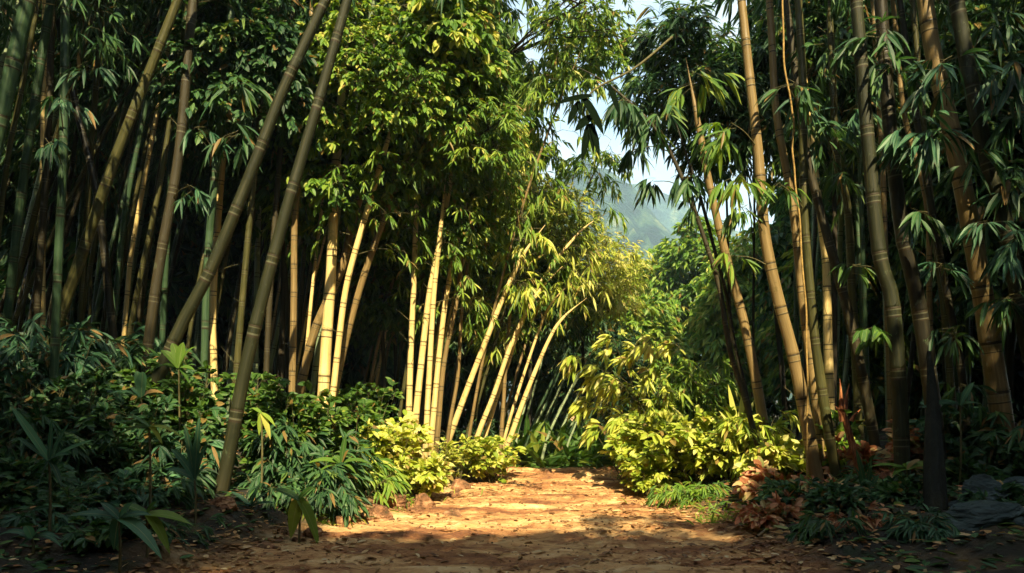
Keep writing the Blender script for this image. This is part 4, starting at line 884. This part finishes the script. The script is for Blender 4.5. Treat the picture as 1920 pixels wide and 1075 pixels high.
# leaf sprays hanging before the sky, their silhouette painted near-black
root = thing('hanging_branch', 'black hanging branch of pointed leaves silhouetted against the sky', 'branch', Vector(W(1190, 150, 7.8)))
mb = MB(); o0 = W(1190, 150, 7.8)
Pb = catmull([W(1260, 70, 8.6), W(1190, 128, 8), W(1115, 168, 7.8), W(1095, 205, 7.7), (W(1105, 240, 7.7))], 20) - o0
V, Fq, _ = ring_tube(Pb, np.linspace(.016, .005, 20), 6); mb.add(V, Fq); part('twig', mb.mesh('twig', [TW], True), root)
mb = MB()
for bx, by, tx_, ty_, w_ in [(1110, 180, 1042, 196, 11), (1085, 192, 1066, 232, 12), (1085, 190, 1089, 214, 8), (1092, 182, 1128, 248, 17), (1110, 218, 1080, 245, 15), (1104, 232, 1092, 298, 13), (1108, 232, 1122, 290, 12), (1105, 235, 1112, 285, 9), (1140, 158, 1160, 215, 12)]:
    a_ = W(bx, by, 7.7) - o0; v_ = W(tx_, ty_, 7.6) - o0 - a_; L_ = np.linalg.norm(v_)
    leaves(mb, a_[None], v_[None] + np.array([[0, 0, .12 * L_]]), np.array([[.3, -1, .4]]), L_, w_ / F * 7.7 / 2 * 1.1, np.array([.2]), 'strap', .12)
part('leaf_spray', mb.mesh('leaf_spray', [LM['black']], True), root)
# vine
o0 = W(1510, 760, 8.8); P = catmull([W(a, b_, 8.65) for a, b_ in [(1513, 780), (1514, 660), (1508, 558), (1500, 432), (1493, 350), (1486, 292), (1487, 240), (1484, 200), (1473, 140), (1468, 60), (1470, -30)]], 80)
P[:, 0] += .006 * np.sin(np.arange(80) * .55) + .02 * (vnoise(np.arange(80) * .13, np.zeros(80), 5) - .5)
o0 = P[0].copy(); o0[2] = G(o0[0], o0[1]); P = np.vstack([o0 - [0, 0, .05], P]) - o0
mb = MB(); V, Fq, _ = ring_tube(P, np.full(81, .011), 7); mb.add(V, Fq)
root = thing('climbing_vine', 'thin golden brown vine winding up before the ringed stalks', 'vine', Vector(o0))
part('stem', mb.mesh('stem', [simple_mat('vine_bark', [(.3, (.16, .1, .03)), (.7, (.42, .28, .09))], 14, .7, .4)], True), root)
# red bark stump
mb = MB(); P = catmull([W(1612, 870, 8.7), W(1600, 840, 8.7), W(1585, 790, 8.7), (W(1574, 758, 8.7))], 10); P[0][2] = G(P[0][0], P[0][1]) - .05; o0 = P[0].copy()
V, Fq, _ = ring_tube(P - o0, [.045, .05, .042, .047, .038, .042, .034, .036, .026, .006], 9); mb.add(V * 1, Fq)
for dx_, h_ in ((-.05, .2), (.03, .3), (.06, .14), (-.01, .36)):
    q0 = P[6 if h_ < .3 else 8] - o0 + np.array([dx_, -.02, 0]); Q = catmull([q0, q0 + np.array([dx_ * .6, -.01, h_ * .5]), q0 + np.array([dx_ * 1.8, 0, h_])], 6)
    V, Fq, _ = ring_tube(Q, [.03, .026, .02, .013, .008, .002], 5); mb.add(V * np.array([1, 1, 1]), Fq)
me = mb.mesh('broken_stem', [RUST], False)
o = bpy.data.objects.new('broken_stem', me); C.objects.link(o); o.location = Vector(o0); o['label'] = 'broken rust-red bark stem standing between the olive stalks'; o['category'] = 'stump'
# buttressed dark trunk
o0 = W(1757, 1050, 6.7); o0[2] = G(o0[0], o0[1]) - .15
root = thing('buttressed_stump', 'black stump spreading into root buttresses under the blackish bamboo stalk', 'stump', Vector(o0))
P = catmull([o0, W(1755, 1000, 6.8), W(1754, 940, 6.95), W(1752, 860, 7.2), W(1750, 780, 7.5), W(1747, 720, 7.7), W(1742, 660, 7.85)], 50) - o0
segs = 26; T_ = nrm(np.gradient(P, axis=0)); V, Fq, an = ring_tube(P, np.interp(np.arange(50), [0, 6, 14, 25, 49], [.17, .12, .1, .085, .02]), segs)
V = V.reshape(50, segs, 3); fl = (1 + .35 * np.cos(an * 4 + 1)[None] * np.exp(-np.arange(50) / 5)[:, None] + .12 * np.cos(an * 9)[None])[:, :, None]
V = P[:, None] + (V - P[:, None]) * fl; mb = MB(); mb.add(V.reshape(-1, 3), Fq)
part('trunk', mb.mesh('trunk', [simple_mat('black_bark', [(.3, (.003, .004, .003)), (.7, (.012, .015, .01))], 9, .85, .8, (1, 1, .2))], True), root)
mb = MB()
for a_ in (-2.6, -1.9, -1.2, -.4, .5):
    e = np.array([math.cos(a_) * .42, math.sin(a_) * .35, 0]); Q = catmull([P[7] * .9, e * .5 + P[2] * .6, e + np.array([0, 0, .03])], 10); V, Fq, _ = ring_tube(Q, np.linspace(.07, .015, 10), 8); mb.add(V, Fq)
part('roots', mb.mesh('roots', [bpy.data.materials['black_bark']], True), root)

# ------------------------------------------------------------------ rocks
for i, (lb, px, py, d, w_, h_, mm) in enumerate([
    ('low brown soil rock at the foot of the leaning front stalk', 415, 1005, 7.5, 80, 20, ROCKW),
    ('flat brown rock in the sun at the bottom path edge', 500, 1020, 7.0, 90, 14, ROCKW),
    ('angular pale-topped rock under the dark long-leaved shrub', 740, 925, 9.6, 62, 26, ROCKW),
    ('large leaning bank rock below the bright yellow bush', 795, 930, 9.6, 56, 26, ROCKW),
    ('grey rock half in shade on the bank, nearest the path middle', 710, 960, 8.7, 80, 24, ROCKW),
    ('small rock beside the moss patch on the path edge', 640, 985, 8.2, 46, 16, ROCKW),
    ('flat slab sticking out into the path below the yellow bush', 850, 955, 9.1, 66, 10, ROCKW),
    ('rounded rock beside the far yellow bush at the path edge', 862, 905, 11.3, 50, 18, ROCKW),
    ('small dark rock under the hanging pair of green leaves', 590, 1000, 7.6, 56, 16, ROCKW),
    ('jagged blue-grey rock, upper one of the pair in the lower right corner', 1850, 950, 7.0, 90, 70, ROCKB),
    ('wide blue-grey slab, lower one of the pair in the lower right corner', 1850, 1030, 6.5, 170, 46, ROCKB),
    ('small blue-grey rock beside the root buttresses', 1800, 985, 6.9, 50, 24, ROCKB),
    ('dark rock at the far edge of the lower right corner', 1915, 900, 7.4, 80, 30, ROCKB),
    ('reddish rock on the bank under the pink-leaved shrub', 1435, 925, 9.0, 60, 20, ROCKW)]):
    rock(lb, px, py, d, w_ * (.85 if mm is ROCKW else 1), h_ * (1.0 if mm is ROCKW else .6), mm, seed=i + 3, ang=i * 1.3)

for i in range(26):
    t_ = rng.uniform(0, 1); py_ = 1005 - 100 * t_ + rng.uniform(-12, 12); d_ = 1.35 * F / (py_ - HZ); px_ = 500 + 340 * t_ + rng.uniform(-40, 30)
    rock('rough brown chip of rubble on the left path edge, one of many alike', px_, py_, d_, rng.uniform(10, 30), rng.uniform(4, 10), ROCKW, name='rubble_stone', seed=50 + i, ang=i)['group'] = 'rubble stones along the left path edge'
for lb, a_, b_, d_ in [('fallen bamboo cane lying on the left bank among the rubble', (560, 960), (720, 935), 8.7), ('fallen bamboo cane lying at the feet of the dark stalks across the path', (1480, 985), (1640, 960), 8.0), ('short broken cane at the shaded bottom right edge of the path', (1420, 1010), (1500, 1022), 7.3)]:
    A_ = W(a_[0], a_[1], d_); B_ = W(b_[0], b_[1], d_ + .3); A_[2] = G(A_[0], A_[1]) + .03; B_[2] = G(B_[0], B_[1]) + .05
    M_ = (A_ + B_) / 2; M_[2] = max(M_[2], G(M_[0], M_[1]) + .03); me, _ = culm_mesh(resample(catmull([A_ - A_, M_ - A_, B_ - A_], 20), np.linspace(0, length(np.array([A_, B_])), 20)), .022, .015, CM['tan'], 8, .25)
    o = bpy.data.objects.new('fallen_cane', me); C.objects.link(o); o.location = Vector(A_); o['label'] = lb; o['category'] = 'cane'
# ------------------------------------------------------------------ litter, moss, grass (countless: stuff)
def litter(name, n, xr, yr, kind, ll, dens, mats=None):
    x = rng.uniform(*xr, n * 3); y = rng.uniform(*yr, n * 3)
    k = rng.uniform(0, 1, n * 3) < dens(x, y); x, y = x[k][:n], y[k][:n]; m_ = len(x)
    P = np.stack([x, y, gz(x, y) + .006], 1); D = rdir(m_, -.1, .25); N = UP + rng.normal(0, .22, (m_, 3))
    mb = MB(); L = ll * rng.uniform(.5, 1.3, m_); leaves(mb, P, D, N, L, L * rng.uniform(.12, .26, m_), rng.beta(1.6, 1.4, m_), 'oval', .05, .12)
    return struct(name, mb.mesh(name, [LM[kind]], False), 'stuff')
e_ = lambda x, y: np.abs(x - path_c(y)) - path_w(y)
litter('leaf_litter', 11000, (-4.5, 5), (5, 15), 'litter', .085, lambda x, y: .09 + .3 * (vnoise(x * 1.2, y * 3.2, 78) > .6) + .8 * np.exp(-((e_(x, y) - .3) / .6) ** 2) * (vnoise(x * 2, y * 2, 77) > .35))
litter('undergrowth', 9000, (-6, 7), (5.2, 14), 'deep', .13, lambda x, y: sstep(.2, 1.1, e_(x, y)))
def grass(name, n, xr, yr, kind, h, dens):
    x = rng.uniform(*xr, n * 4); y = rng.uniform(*yr, n * 4); k = rng.uniform(0, 1, n * 4) < dens(x, y); x, y = x[k][:n], y[k][:n]; m_ = len(x)
    P = np.stack([x, y, gz(x, y) - .01], 1); D = rdir(m_, .4, 1.); mb = MB(); L = h * rng.uniform(.4, 1.2, m_)
    leaves(mb, P, D, np.stack([rng.normal(0, 1, m_), -np.ones(m_), np.zeros(m_)], 1), L, L * .035, rng.beta(2, 2, m_), 'lance', .4, .15)
    return struct(name, mb.mesh(name, [LM[kind]], False), 'stuff')
litter('russet_leaves', 500, (2.4, 5.2), (7, 9.8), 'coral', .14, lambda x, y: .4 + .6 * (vnoise(x * 2, y * 2, 9) > .5))
n_ = 5200; x_ = rng.uniform(-3.5, 3.8, n_); y_ = rng.uniform(5, 14, n_); r_ = np.exp(rng.uniform(-5.4, -4.1, n_)) * (1 + (rng.uniform(0, 1, n_) > .97) * 1.2)
oc = np.array([(1, 0, 0), (0, 1, 0), (-1, 0, 0), (0, -1, 0), (0, 0, .7), (0, 0, -.7)], float); of = np.array([(0, 1, 4), (1, 2, 4), (2, 3, 4), (3, 0, 4), (1, 0, 5), (2, 1, 5), (3, 2, 5), (0, 3, 5)])
V_ = (oc[None] * rng.uniform(.6, 1.3, (n_, 6, 1)) * r_[:, None, None]) + np.stack([x_, y_, gz(x_, y_) + r_ * .2], 1)[:, None]
mb = MB(); mb.add(V_.reshape(-1, 3), ((np.arange(n_) * 6)[:, None, None] + of[None]).reshape(-1, 3)); struct('gravel', mb.mesh('gravel', [ROCKW], False), 'stuff')
grass('grass', 5000, (-3, 4.5), (8, 14.5), 'fresh', .22, lambda x, y: np.exp(-((e_(x, y) - .35) / .35) ** 2) * (vnoise(x * 1.7, y * 1.7, 55) > .45))
grass('tall_grass', 2200, (-.3, 3.6), (15, 18), 'green', 1.9, lambda x, y: np.ones_like(x))

# ------------------------------------------------------------------ air
EXTRA_HAZE = .00065
import bmesh
bm = bmesh.new(); bmesh.ops.create_cube(bm, size=1)
for v in bm.verts: v.co = Vector((v.co.x * 2600, v.co.y * 3400 + 1300, (v.co.z + .5) * 420 - 25))
me = bpy.data.meshes.new('haze'); bm.to_mesh(me); bm.free()
m, n, l = newmat('haze_air'); pv = n.new('ShaderNodeVolumePrincipled'); pv.inputs['Color'].default_value = (.5, .76, 1, 1); pv.inputs['Density'].default_value = EXTRA_HAZE; pv.inputs['Anisotropy'].default_value = .0
o = n.new('ShaderNodeOutputMaterial'); l.new(pv.outputs[0], o.inputs['Volume']); me.materials.append(m)
struct('haze', me, 'stuff')

# ------------------------------------------------------------------ light
sd = bpy.data.lights.new('sun', 'SUN'); sd.energy = 5; sd.angle = R(.5); sd.color = (1, .83, .5)
so = bpy.data.objects.new('sun', sd); C.objects.link(so); so.rotation_euler = SUN.to_track_quat('Z', 'Y').to_euler()
w = bpy.data.worlds.new('World'); scene.world = w; w.use_nodes = True
n, l = w.node_tree.nodes, w.node_tree.links; n.clear()
sk = n.new('ShaderNodeTexSky'); sk.sky_type = 'NISHITA'; sk.sun_disc = False; sk.sun_elevation = math.asin(SUN.z); sk.sun_rotation = math.atan2(SUN.x, SUN.y)
sk.air_density = 1.2; sk.dust_density = 1.5
tc = n.new('ShaderNodeTexCoord'); cl = noise(n, l, mapping(n, l, tc.outputs['Generated'], (1, 1, 2.2)), 3.2, 6, .55)
cr = ramp(n, [(.34, (0, 0, 0)), (.56, (1, 1, 1))]); l.new(cl, cr.inputs[0])
colr = mixc(n, l, math_(n, l, 'MULTIPLY', cr.outputs[0], .8), sk.outputs[0], (4.3, 3.95, 3.7))
bg = n.new('ShaderNodeBackground'); l.new(colr, bg.inputs[0]); bg.inputs[1].default_value = .085
o = n.new('ShaderNodeOutputWorld'); l.new(bg.outputs[0], o.inputs[0])

cd = bpy.data.cameras.new('camera'); cd.sensor_width = 36; cd.lens = 36 * F / 1920; cd.shift_y = (HZ - 537.5) / 1920; cd.clip_end = 6000; cd.clip_start = .05
co = bpy.data.objects.new('camera', cd); C.objects.link(co); co.location = (0, 0, CAMH); co.rotation_euler = (R(90), 0, 0)
scene.camera = co
vs = scene.view_settings; vs.view_transform = 'Standard'; vs.look = 'None'; vs.exposure = 1.85; vs.gamma = 1
cy = scene.cycles; cy.use_denoising = True; cy.max_bounces = 7; cy.diffuse_bounces = 4; cy.glossy_bounces = 2; cy.transmission_bounces = 4; cy.transparent_max_bounces = 8; cy.volume_bounces = 1
cy.use_adaptive_sampling = True; cy.adaptive_threshold = .02; cy.sample_clamp_indirect = 6
